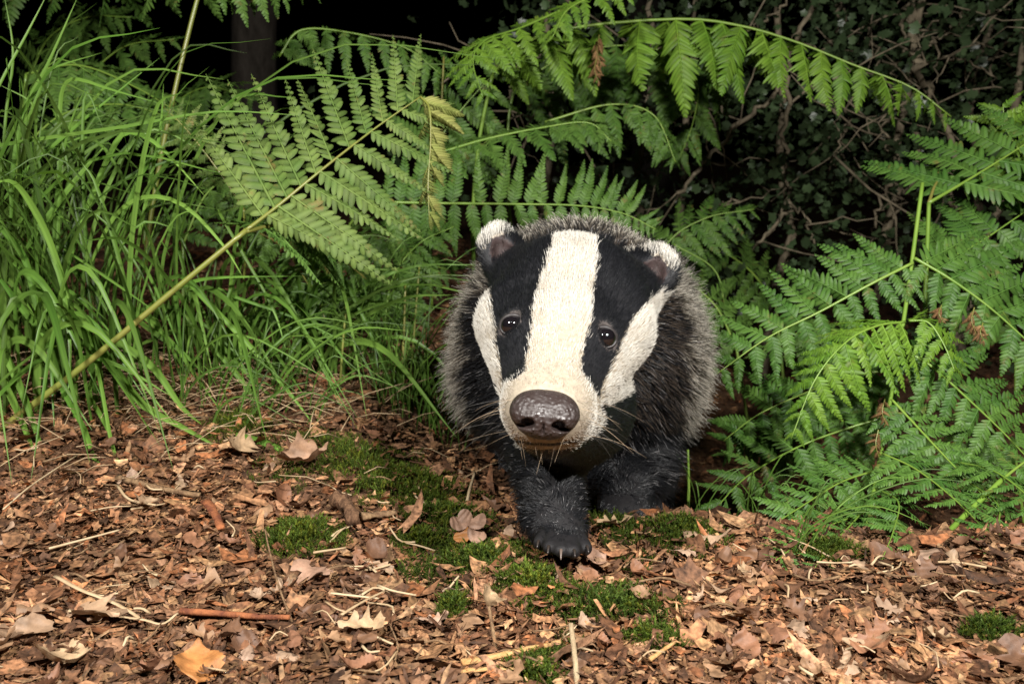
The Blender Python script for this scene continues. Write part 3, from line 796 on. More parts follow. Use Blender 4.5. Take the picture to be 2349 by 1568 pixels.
frond(f6, o6, [(985, 350, 1.54), (1060, 250, 1.53), (1160, 140, 1.52)], 9, [190, 180, 130, 50], 'fern_mid', (0.1, -1, 0.3), (88, 85), 0.1, None, 0.04, (0, 1, 2), 3, 0.1, 0.15, 15, 6, 'stalk_g', 12)
frond(f6, o6, [(640, 130, 1.5), (690, 70, 1.5), (800, 75, 1.5), (930, 110, 1.5), (1010, 170, 1.5)], 12, [90, 100, 110, 100, 60], 'fern_mid', (-0.1, -.7, 0.8), (75, 75), 0.6, None, 0.04, (1, 2, 3), 3, 0.1, 0.18, 14, 7, 'stalk_g', 13)
f6["label"] = 'pale dim fern with one frond beside the yellow wilted tip and one arching behind it'
# 5. top left
f7, o7 = fern('bracken_fern', 'fern with hanging leaflets on a tall bare yellow stalk near the dark trunk', None, None, [(330, 620, 1.27), (362, 400, 1.26), (402, 205, 1.25), (452, 2, 1.24), (480, -70, 1.23)], (6, 4.5), 'stalk')
frond(f7, o7, [(480, -70, 1.23), (390, -80, 1.45), (260, -85, 1.7), (120, -80, 1.8), (0, -75, 1.8)], 5, [130, 150, 190, 190, 150], 'fern_mid', (0, -0.7, 0.7), (80, 80), 1.5, None, 0.1, (0, 1), 4, 0.1, 0.24, 13, 5, 'stalk_g', 14)
frond(f7, o7, [(480, -70, 1.23), (540, -50, 1.25), (620, -45, 1.27), (720, -60, 1.3)], 5, [130, 110, 100, 80], 'fern_mid', (0, -0.7, 0.7), (80, 80), 1.5, None, 0.1, (0, 1), 4, 0.1, 0.2, 13, 5, 'stalk_g', 15)
f8, o8 = fern('bracken_fern', 'dark drooping fern frond behind the tall grass', None, None, [(60, 700, 1.5), (40, 400, 1.46), (60, 170, 1.42)], (4, 3), 'stalk_g')
frond(f8, o8, [(60, 170, 1.42), (180, 150, 1.42), (320, 205, 1.41), (470, 300, 1.40)], 13, [150, 170, 150, 70], 'fern_mid', (0.1, -0.6, 0.8), (78, 78), 0.5, None, 0.04, (1, 2, 3), 3, 0.1, 0.2, 14, 6, 'stalk_g', 16)
frond(f8, o8, [(60, 330, 1.36), (150, 260, 1.36), (280, 240, 1.35), (420, 280, 1.35)], 11, [100, 130, 120, 60], 'fern_mid', (0.1, -0.4, 0.9), (78, 78), 0.3, None, 0.04, (1, 2, 3), 3, 0.1, 0.2, 14, 6, 'stalk_g', 17)
f9, o9 = fern('bracken_fern', 'narrow olive fern frond rising out of the grass beside the large olive frond', None, None, [(560, 640, 1.05), (562, 560, 1.04), (560, 480, 1.03)], (4, 3), 'stalk')
frond(f9, o9, [(560, 480, 1.03), (500, 390, 1.03), (430, 300, 1.03), (370, 240, 1.03)], 10, [60, 80, 70, 30], 'fern_olive', (-0.3, -1, 0.3), (70, 70), 0.1, None, 0.04, (1, 2, 3), 3, 0.1, 0.17, 13, 7, 'stalk', 18)
frond(f9, o9, [(560, 520, 1.06), (640, 560, 1.08), (700, 640, 1.1), (760, 760, 1.1)], 11, [90, 120, 110, 50], 'fern_mid', (-0.1, -.9, 0.5), (75, 75), 0.2, None, 0.04, (1, 2, 3), 3, 0.1, 0.17, 13, 7, 'stalk', 19)
# 6. the big fern clump right of the badger
g10 = gpt(1975, 1245)
f10, o10 = fern('bracken_fern', 'big glossy deep green fern with layered fronds beside the badger\'s flank', None, None,
                [(1972, 1252, .80), (2000, 1150, .83), (2040, 930, .89), (2072, 740, .93), (2092, 600, .955), (2116, 420, .98)], (5, 4.5), 'stalk_g')
UPN = (-0.1, -0.8, 0.6)
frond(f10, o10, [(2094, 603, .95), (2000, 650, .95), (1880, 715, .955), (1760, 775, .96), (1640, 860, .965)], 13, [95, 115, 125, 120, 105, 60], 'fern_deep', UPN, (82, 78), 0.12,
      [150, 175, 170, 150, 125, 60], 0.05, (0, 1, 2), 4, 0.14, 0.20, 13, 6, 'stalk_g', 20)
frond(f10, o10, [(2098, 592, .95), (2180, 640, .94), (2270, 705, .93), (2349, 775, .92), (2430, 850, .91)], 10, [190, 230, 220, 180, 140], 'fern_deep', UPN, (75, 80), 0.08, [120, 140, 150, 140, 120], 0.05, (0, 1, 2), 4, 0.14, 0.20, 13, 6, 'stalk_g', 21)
frond(f10, o10, [(2076, 738, .88), (2010, 748, .86), (1940, 785, .845), (1870, 870, .835), (1815, 1005, .83)], 13, [150, 165, 150, 115, 40], 'fern_bright', (-0.2, -0.6, 0.8), (78, 75), 0.45, [110, 120, 110, 80, 30], 0.05, (2, 3, 4), 3.5, 0.1, 0.17, 15, 6, 'stalk_g', 22)
frond(f10, o10, [(2085, 735, .87), (2130, 740, .86), (2165, 790, .85), (2190, 850, .84)], 6, [110, 120, 90, 40], 'fern_bright', (0.1, -0.6, 0.8), (75, 75), 0.45, None, 0.05, (2, 3), 3, 0.1, 0.18, 13, 6, 'stalk_g', 23)
frond(f10, o10, [(2062, 800, .88), (2130, 835, .87), (2210, 905, .86), (2300, 990, .85), (2390, 1085, .84)], 13, [110, 150, 165, 160, 130, 70], 'fern_deep', (0, -0.8, 0.6), (80, 80), 0.12, [100, 125, 140, 130, 110, 60], 0.05, (0, 1, 2), 4, 0.14, 0.20, 13, 6, 'stalk_g', 24)
frond(f10, o10, [(2045, 915, .87), (2110, 985, .84), (2190, 1070, .80), (2290, 1170, .75)], 12, [90, 125, 120, 50], 'fern_deep', (0, -0.8, 0.6), (80, 80), 0.15, None, 0.05, (0, 1, 2), 3.5, 0.1, 0.18, 14, 5, 'stalk_g', 25)
frond(f10, o10, [(2040, 955, .93), (1950, 980, .935), (1830, 1025, .94), (1710, 1095, .90), (1625, 1185, .86)], 13, [110, 135, 130, 100, 45], 'fern_deep', UPN, (80, 78), 0.25, None, 0.05, (1, 2, 3), 3.5, 0.14, 0.21, 12, 7, 'stalk_g', 26)
frond(f10, o10, [(2055, 850, .95), (1960, 860, .955), (1850, 900, .96), (1740, 950, .965), (1660, 1010, .97)], 13, [110, 135, 130, 110, 50], 'fern_deep', UPN, (80, 78), 0.25, None, 0.05, (1, 2, 3), 3.5, 0.14, 0.21, 12, 7, 'stalk_g', 27)
frond(f10, o10, [(2020, 1075, .86), (1930, 1105, .82), (1840, 1160, .76), (1755, 1215, .71)], 12, [80, 110, 105, 45], 'fern_deep', (-0.1, -0.7, 0.7), (78, 78), 0.2, None, 0.05, (1, 2, 3), 3, 0.14, 0.23, 11, 7, 'stalk_g', 28)
frond(f10, o10, [(1994, 1172, .79), (1910, 1202, .72), (1840, 1240, .66), (1780, 1285, .61)], 10, [60, 90, 85, 40], 'fern_deep', (-0.1, -0.7, 0.7), (78, 78), 0.15, None, 0.05, (1, 2), 3, 0.1, 0.2, 13, 6, 'stalk_g', 29)
frond(f10, o10, [(2005, 1158, .79), (2060, 1200, .72), (2115, 1245, .65), (2165, 1295, .605)], 9, [70, 105, 90, 40], 'fern_deep', (0.1, -0.7, 0.7), (78, 78), 0.15, None, 0.05, (1, 2), 3, 0.1, 0.22, 12, 6, 'stalk_g', 30)
frond(f10, o10, [(2025, 1040, .83), (2100, 1075, .79), (2190, 1145, .73), (2285, 1240, .66)], 10, [80, 115, 105, 45], 'fern_deep', (0.1, -0.7, 0.7), (78, 78), 0.15, None, 0.05, (1, 2), 3, 0.1, 0.2, 13, 6, 'stalk_g', 31)
frond(f10, o10, [(2010, 1120, .80), (2060, 1150, .74), (2050, 1215, .66), (2020, 1290, .605)], 9, [60, 95, 85, 35], 'fern_deep', (-0.1, -0.7, 0.7), (78, 78), 0.15, None, 0.05, (1, 2, 3), 3, 0.1, 0.2, 13, 8, 'stalk_g', 41)
frond(f10, o10, [(2230, 1110, .78), (2290, 1160, .72), (2280, 1225, .65), (2240, 1305, .60)], 9, [60, 100, 90, 35], 'fern_deep', (0.1, -0.7, 0.7), (78, 78), 0.15, None, 0.05, (1, 2, 3), 3, 0.1, 0.2, 13, 8, 'stalk_g', 42)
frond(f10, o10, [(1990, 1160, .79), (1950, 1205, .71), (1905, 1250, .65), (1870, 1300, .605)], 9, [55, 85, 80, 35], 'fern_deep', (-0.1, -0.7, 0.7), (78, 78), 0.15, None, 0.05, (1, 2, 3), 3, 0.1, 0.2, 13, 8, 'stalk_g', 43)
frond(f10, o10, [(2200, 1060, .80), (2280, 1080, .75), (2360, 1140, .70), (2420, 1220, .66)], 9, [70, 110, 100, 45], 'fern_deep', (0.1, -0.7, 0.7), (78, 78), 0.15, None, 0.05, (1, 2, 3), 3, 0.1, 0.2, 13, 8, 'stalk_g', 44)
# 7. upper right fern
f11, o11 = fern('bracken_fern', 'dark green fern with a forked upright stem above the big glossy fern', None, None, [(2120, 760, 1.06), (2126, 600, 1.08), (2131, 465, 1.1)], (5, 4.5), 'stalk_g')
frond(f11, o11, [(2131, 465, 1.1), (2200, 425, 1.11), (2290, 370, 1.12), (2400, 300, 1.13)], 6, [200, 220, 220, 200], 'fern_deep', (-0.1, -0.55, 0.85), (100, 70), 0.0, [220, 280, 250, 200], 0.2, (0, 1, 2), 4.5, 0.1, 0.17, 17, 6, 'stalk_g', 32)
frond(f11, o11, [(2131, 465, 1.1), (2145, 425, 1.12), (2165, 400, 1.15), (2190, 385, 1.18)], 5, [190, 180, 120], 'fern_deep', (0, -0.5, 0.85), (70, 80), 0.05, [270, 250, 160], 0.4, (1, 2), 4, 0.1, 0.14, 18, 9, 'stalk', 33)
frond(f11, o11, [(2400, 420, 1.2), (2350, 360, 1.2), (2310, 300, 1.2), (2300, 240, 1.2)], 8, [150, 150, 110, 50], 'fern_bright', (-0.3, -0.7, 0.7), (75, 75), 0.1, None, 0.05, (1, 2, 3), 3, 0.1, 0.18, 14, 6, 'stalk_g', 34)
frond(f11, o11, [(2160, 600, 1.1), (2240, 560, 1.1), (2330, 500, 1.1), (2420, 440, 1.1)], 9, [170, 190, 180, 150], 'fern_deep', (0.0, -0.7, 0.7), (80, 80), 0.2, None, 0.05, (1, 2), 3, 0.1, 0.18, 15, 6, 'stalk_g', 35)
for q, (px, py, dd, L_) in enumerate([(2030, 915, .85, 60), (2015, 985, .84, 70), (2235, 705, .90, 60), (2255, 740, .90, 45), (2160, 700, .92, 40), (1375, 80, 1.4, 70), (1370, 130, 1.4, 60)]):
    fr_ = frond(f10 if q < 5 else f3, o10 if q < 5 else o3, [(px, py, dd), (px - 6, py + L_ * .5, dd - .004), (px + 4, py + L_, dd - .006)], 5, [34, 30, 12], 'fern_dead', (-0.3, -1, 0.3), (60, 60), 0.8, None, 0.1, (4, 5), 1.5, 0.9, 0.22, 9, 25, 'stalk', 90 + q)
# slanting cut stalk
g12 = gpt(2095, 1308)
f12, o12 = fern('bracken_fern', 'pale slanting fern stalk leaning out of the litter under the glossy fern', None, None, [(2092, 1312, g12[2]), (2190, 1205, .70), (2300, 1098, .74)], (8, 6), 'stalk_g')
frond(f12, o12, [(2300, 1098, .74), (2349, 1060, .76), (2420, 1010, .78)], 5, [90, 110, 100], 'fern_deep', (0, -0.7, 0.7), (75, 75), 0.3, None, 0.1, (1, 2), 4, 0.1, 0.2, 13, 6, 'stalk_g', 36)
# 8. undergrowth ferns in the gaps
UG = [([(120, 600, 1.9), (150, 330, 1.9)], [(150, 330, 1.9), (190, 200, 1.88), (280, 110, 1.86), (400, 90, 1.85)], 150, 'shaded fern standing behind the tall grass'),
      ([(330, 560, 2.1), (350, 330, 2.1)], [(350, 330, 2.1), (400, 240, 2.1), (480, 200, 2.08), (580, 230, 2.05)], 130, 'deep shaded fern below the dark trunk'),
      ([(40, 500, 2.1), (60, 200, 2.1)], [(60, 200, 2.1), (110, 90, 2.08), (200, 40, 2.06), (300, 40, 2.05)], 150, 'deep shaded fern at the outer edge behind the grass'),
      ([(760, 960, 1.5), (800, 760, 1.5)], [(800, 760, 1.5), (880, 660, 1.48), (960, 610, 1.46), (1040, 620, 1.45)], 150, 'low dim fern in the gap between grass and badger'),
      ([(560, 900, 1.35), (580, 760, 1.34)], [(580, 760, 1.34), (660, 680, 1.33), (760, 650, 1.32), (850, 690, 1.31)], 150, 'low dim fern under the large olive frond'),
      ([(1500, 900, 1.7), (1490, 700, 1.7)], [(1480, 690, 1.7), (1530, 560, 1.69), (1620, 500, 1.67), (1730, 480, 1.65)], 130, 'dim fern frond reaching out behind the badger\'s ear'),
      ([(1720, 1000, 1.5), (1690, 800, 1.5)], [(1690, 800, 1.5), (1640, 700, 1.5), (1560, 640, 1.5), (1480, 640, 1.5)], 130, 'dim fern behind the badger\'s flank'),
      ([(1800, 900, 1.9), (1780, 700, 1.9)], [(1780, 700, 1.9), (1720, 620, 1.88), (1640, 570, 1.86), (1560, 560, 1.85)], 120, 'shaded fern deeper behind the badger\'s ear'),
      ([(900, 900, 1.25), (880, 760, 1.25)], [(880, 760, 1.25), (900, 640, 1.25), (960, 560, 1.25), (1040, 520, 1.25)], 120, 'dim fern under the frond behind the badger\'s head'),
      ([(420, 700, 1.5), (420, 560, 1.5)], [(420, 560, 1.5), (470, 450, 1.5), (540, 400, 1.5), (640, 390, 1.5)], 130, 'shaded fern between the grass and the large olive frond'),
      ([(720, 800, 1.6), (720, 640, 1.6)], [(720, 640, 1.6), (780, 560, 1.6), (860, 540, 1.6), (940, 570, 1.6)], 140, 'shaded fern low behind the leaning stalk'),
      ([(2000, 900, 1.4), (2000, 800, 1.4)], [(2000, 800, 1.4), (1930, 760, 1.4), (1840, 760, 1.4), (1740, 810, 1.4)], 130, 'shaded fern behind the big glossy fern'),
      ([(2330, 900, 1.3), (2330, 760, 1.3)], [(2330, 760, 1.3), (2270, 680, 1.3), (2190, 640, 1.3), (2090, 640, 1.3)], 150, 'shaded fern between the glossy fern and the forked stem'),
      ([(2349, 1200, 1.1), (2330, 1050, 1.1)], [(2330, 1050, 1.1), (2260, 1010, 1.1), (2170, 1020, 1.1), (2080, 1060, 1.1)], 130, 'shaded fern under the glossy fern\'s outer fronds'),
      ([(1880, 1180, 1.1), (1870, 1080, 1.1)], [(1870, 1080, 1.1), (1810, 1020, 1.1), (1740, 1000, 1.1), (1660, 1040, 1.1)], 110, 'shaded fern low between the badger and the glossy fern')]
for i, (st, pa, L, lb) in enumerate(UG):
    r_, o_ = fern('bracken_fern', lb, None, None, st, (3.5, 3), 'stalk_g')
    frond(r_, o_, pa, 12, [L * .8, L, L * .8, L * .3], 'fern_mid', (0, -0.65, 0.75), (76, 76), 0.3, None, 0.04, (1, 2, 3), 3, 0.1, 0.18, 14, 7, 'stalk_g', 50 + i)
# thin upright stalks
for i, (pts, rr, mk, lb) in enumerate([([(776, 980, 1.02), (782, 850, 1.02), (795, 690, 1.02)], 3.6, 'stalk', 'thin yellow brown upright stem beside the mossy bank'),
                         ([(917, 955, 1.1), (925, 800, 1.1), (930, 650, 1.1)], 3.8, 'stalk', 'thin yellow stem standing in the grass beside the badger'),
                         ([(935, 950, 1.12), (950, 760, 1.12), (962, 610, 1.12)], 3.0, 'stalk', 'slender stem leaning beside the thin yellow stem'),
                         ([(1578, 1180, .95), (1580, 1110, .95), (1578, 1030, .95)], 4.0, 'stalk_g', 'thin green stem behind the badger\'s belly'),
                         ([(1015, 330, 1.5), (1013, 260, 1.5), (1018, 130, 1.5)], 3.0, 'stalk', 'thin stem rising behind the wilted fern tip'),
                         ([(1545, 560, 1.6), (1640, 620, 1.6), (1665, 720, 1.6)], 2.0, 'stalk_g', 'hair thin stem bending behind the badger\'s ear')]):
    Q = [P(*p) for p in pts]
    V, Fc = tube(catmull(Q, 12), PM(rr, pts[0][2]), PM(rr * .7, pts[0][2]), 6, 0.04, random, Q[0])
    add('plant_stem', mesh_from('plant_stem', V, Fc, M[mk]), None, lb, 'stem', loc=Q[0])

# ================================================================== GRASS
def blade_mesh(path, w, rng, tone, origin, fold=0.35, face=None):
    n = len(path)
    V, Fc, C = [], [], []
    for i, p in enumerate(path):
        t = i / (n - 1)
        T = (path[min(i + 1, n - 1)] - path[max(i - 1, 0)]).normalized()
        view = face if face is not None else Vector((0, -1, 0.35))
        A = T.cross(view)
        if A.length < 1e-4: A = Vector((1, 0, 0))
        A.normalize(); B = A.cross(T)
        ww = w * 0.5 * min(1, 0.55 + t * 2.5) * (1 - max(0, (t - 0.45) / 0.55) ** 1.6 * 0.97)
        for s, z in ((-1, 0.0), (-0.5, -fold * 0.6), (0, -fold), (0.5, -fold * 0.6), (1, 0)):
            V.append(p - origin + A * (s * ww) + B * (z * ww))
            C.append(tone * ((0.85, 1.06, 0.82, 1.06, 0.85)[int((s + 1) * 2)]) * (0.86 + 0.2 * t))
    for i in range(n - 1):
        for k in range(4):
            a = i * 5 + k
            Fc.append((a, a + 1, a + 6, a + 5))
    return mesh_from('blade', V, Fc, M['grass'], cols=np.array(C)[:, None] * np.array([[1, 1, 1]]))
HERO = [  # (px, py) from foot to tip, width px, depth foot, depth tip
    ([(20, 420), (45, 300), (75, 240), (0, 195)], 6, .98, .95),
    ([(-60, 330), (0, 192), (60, 80), (112, -20)], 6, .95, .95),
    ([(25, 500), (30, 384), (58, 249), (110, 146), (182, -15)], 11, .95, .9),
    ([(0, 470), (60, 390), (157, 304), (219, 252), (366, 133)], 8, .98, .95),
    ([(40, 330), (90, 210), (113, 161), (234, 121)], 6, 1.0, .98),
    ([(-60, 350), (0, 333), (150, 310), (293, 289), (494, 256), (691, 265)], 8, .92, .84),
    ([(130, 640), (135, 457), (137, 260), (148, 195), (180, 182), (256, 206), (369, 238)], 9, 1.0, .93),
    ([(310, 600), (325, 512), (351, 384), (369, 285), (375, 192)], 8, 1.0, .95),
    ([(60, 570), (99, 512), (175, 410), (249, 325)], 13, .95, .93),
    ([(130, 700), (170, 560), (215, 440), (256, 345), (290, 303), (345, 320), (400, 370), (470, 450)], 12, .98, .92),
    ([(180, 760), (120, 570), (75, 475), (30, 418), (-20, 420)], 14, .92, .84),
    ([(120, 620), (128, 475), (139, 384), (161, 285), (197, 199)], 7, 1.0, .95),
    ([(240, 640), (280, 500), (330, 390), (360, 360), (410, 345)], 9, 1.0, .95),
    ([(200, 620), (260, 500), (330, 452), (420, 470), (510, 560), (560, 640)], 9, .98, .9),
    ([(0, 420), (15, 250), (30, 120), (10, -10)], 6, .98, .95),
    ([(-10, 510), (55, 590), (84, 700), (121, 809), (158, 920)], 14, .95, .86),
    ([(30, 600), (70, 633), (183, 754), (256, 838), (329, 929), (430, 985), (523, 1039)], 19, .95, .82),
    ([(200, 740), (249, 772), (347, 838), (413, 929), (465, 975)], 15, .97, .87),
    ([(70, 470), (91, 516), (135, 626), (150, 699), (161, 809), (154, 937)], 11, .93, .86),
    ([(110, 820), (146, 900), (194, 984), (228, 1070), (342, 1144), (455, 1172)], 11, .90, .72),
    ([(180, 700), (210, 790), (235, 900), (255, 1010), (285, 1080), (376, 1131), (457, 1172)], 8, .92, .72),
    ([(541, 995), (622, 1021), (702, 1061)], 13, .84, .80),
    ([(430, 640), (457, 673), (567, 787), (658, 893), (728, 984)], 11, .98, .9),
    ([(-30, 740), (0, 790), (44, 882), (84, 992), (106, 1076)], 16, .9, .8),
    ([(146, 571), (256, 644), (366, 721)], 5, .95, .9),
    ([(500, 480), (519, 516), (622, 699), (658, 809)], 6, 1.0, .95),
    ([(300, 760), (347, 699), (421, 655), (494, 637), (691, 633)], 9, 1.0, .95),
    ([(500, 660), (549, 684), (680, 730), (803, 790)], 6, 1.0, .97),
    ([(640, 660), (732, 750), (810, 850)], 8, 1.05, 1.0),
    ([(-20, 820), (30, 920), (60, 990), (80, 1040)], 15, .88, .8),
    ([(280, 700), (330, 745), (420, 810), (470, 860)], 10, 1.0, .95),
    ([(320, 720), (400, 790), (440, 850), (520, 960)], 8, 1.0, .92),
    ([(420, 720), (520, 830), (600, 930), (635, 950)], 11, 1.02, .95),
    ([(460, 700), (500, 780), (590, 880), (690, 960)], 8, 1.05, .97),
    ([(0, 640), (60, 720), (110, 790), (125, 990)], 13, .92, .85),
    ([(230, 830), (205, 900), (235, 960), (270, 1035)], 11, .93, .84),
]
def tuft(label, base, nrand, rng, hero=(), spread=0.10, hgt=(0.15, 0.36), lean=(-0.4, 0.6), wmm=(2.0, 5.0), arch=0.5, towards=0.15, droop=0):
    bp, bd = base
    root = add('grass_tuft', None, None, label, 'grass', 'tufts of grass', loc=bp)
    for (pts, w, d0, d1) in hero:
        n = len(pts)
        Q = [P(px, py, d0 + (d1 - d0) * i / (n - 1)) for i, (px, py) in enumerate(pts)]
        path = catmull(Q, 16)
        add('blade', blade_mesh(path, PM(w * 1.15, (d0 + d1) / 2), rng, rng.uniform(1.1, 1.5), bp, rng.uniform(.2, .5)), root)
    for i in range(nrand):
        a = rng.uniform(0, 6.28); r = spread * math.sqrt(rng.random())
        x = bp.x + math.cos(a) * r; y = bp.y + math.sin(a) * r * 0.7
        p0 = Vector((x, y, float(gz(x, y)) - 0.005))
        h = rng.uniform(*hgt)
        ln = rng.uniform(*lean); fw = rng.gauss(-towards, 0.35)
        dirv = Vector((ln, fw, 0))
        p1 = p0 + Vector((0, 0, h * 0.5)) + dirv * h * 0.25
        ar = rng.uniform(0, arch)
        p2 = p0 + Vector((0, 0, h * (0.92 - 0.25 * ar))) + dirv * h * 0.75
        p3 = p0 + Vector((0, 0, h * (1.05 - 1.0 * ar))) + dirv * h * (1.1 + 0.8 * ar)
        path = catmull([p0, p1, p2, p3], 12)
        fc = Vector((rng.gauss(0, .5), -1, rng.uniform(0, .6)))
        add('blade', blade_mesh(path, rng.uniform(*wmm) / 1000, rng, rng.uniform(0.45, 1.2), bp, rng.uniform(.2, .6), fc), root)
    for i in range(droop):
        a = rng.uniform(0, 6.28); r = spread * math.sqrt(rng.random())
        x = bp.x + math.cos(a) * r; y = bp.y + math.sin(a) * r * 0.5
        p0 = Vector((x, y, float(gz(x, y)) - 0.005))
        h = rng.uniform(0.06, 0.17); fw = rng.uniform(0.05, 0.24); sd = rng.uniform(-0.05, 0.22)
        x3, y3 = x + sd, y - fw
        p3 = Vector((x3, y3, float(gz(x3, y3)) + rng.uniform(0.003, 0.05)))
        p1 = p0 + Vector((sd * .12, -fw * .12, h * .8)); p2 = p0 + Vector((sd * .5, -fw * .5, h * rng.uniform(.75, 1.0)))
        path = catmull([p0, p1, p2, p3], 14)
        add('blade', blade_mesh(path, rng.uniform(4.0, 9.0) / 1000, rng, rng.uniform(0.75, 1.2), bp, rng.uniform(.2, .5), Vector((rng.gauss(0, .3), -1, rng.uniform(.2, .9)))), root)
    return root
rg = random.Random(21)
def gb(x, y): return (Vector((x, y, float(gz(x, y)))), 0)
tuft('tall lush grass tuft with broad arching blades around the leaning stalk', gb(-0.46, 1.0), 60, rg, HERO, 0.13, (0.18, 0.40), (-0.5, 0.55), (2.0, 5.5), 0.3, droop=12)
tuft('dense grass tuft behind the leaning stalk under the large olive frond', gb(-0.31, 1.06), 60, rg, (), 0.11, (0.07, 0.17), (-0.2, 1.5), (2.0, 6.0), 0.4, droop=16)
tuft('grass tuft at the outer side of the lush grass', gb(-0.62, 1.03), 60, rg, (), 0.12, (0.18, 0.42), (-0.2, 1.1), (2.0, 5.5), 0.3, droop=8)
tuft('shaded thin grass tuft in the gap beside the badger', gb(-0.17, 1.10), 80, rg, (), 0.09, (0.06, 0.20), (-0.6, 0.8), (1.2, 2.6), 0.5)
tuft('fine grass tuft standing close behind the badger\'s shoulder', gb(-0.12, 1.02), 60, rg, (), 0.06, (0.06, 0.15), (-0.6, 0.8), (1.2, 2.6), 0.4)
tuft('fine sparse grass under the glossy fern behind the badger', gb(0.26, 0.82), 50, rg, (), 0.09, (0.05, 0.13), (-0.6, 0.8), (0.8, 1.6), 0.6)
tuft('tall thin grass far behind the lush tuft', gb(-0.75, 1.25), 70, rg, (), 0.16, (0.2, 0.45), (-0.5, 0.6), (2.0, 4.5), 0.5)
tuft('small green grass sprig at the crest of the bank', gb(0.22, 0.60), 9, rg, (), 0.012, (0.03, 0.09), (0.2, 1.1), (0.9, 1.6), 0.4)
tuft('low thin grass on the bank below the leaning stalk', gb(-0.28, 0.90), 45, rg, (), 0.10, (0.04, 0.14), (-0.2, 1.2), (1.2, 3.0), 0.9)
tuft('broad grass blades drooping over the litter in front of the leaning stalk', gb(-0.50, 0.86), 8, rg, (), 0.09, (0.06, 0.16), (-0.3, 0.6), (4.0, 8.0), 0.8, droop=20)
# dry straw at the grass foot, too tangled to count
def dry_straw():
    rng = random.Random(4)
    V, Fc = [], []
    for i in range(300):
        x = rng.gauss(-0.38, 0.13); y = rng.gauss(0.92, 0.09)
        L = rng.uniform(0.02, 0.08); a = rng.uniform(0, 6.28); e = rng.uniform(0, 0.6)
        z = float(gz(x, y)) + rng.uniform(0.0, 0.02)
        p = Vector((x, y, z)); v = Vector((math.cos(a), math.sin(a) * .6, e * 0.6)) * L
        v1, f1_ = tube([p, p + v * .5 + Vector((0, 0, .004)), p + v], 0.0005, 0.0003, 4)
        b = len(V); V += v1; Fc += [tuple(b + q for q in f) for f in f1_]
    add('dry_grass', mesh_from('dry_grass', V, Fc, M['straw']), None, 'tangle of dry straw-coloured grass around the lush tuft\'s foot', 'dry grass', kind='stuff')
dry_straw()

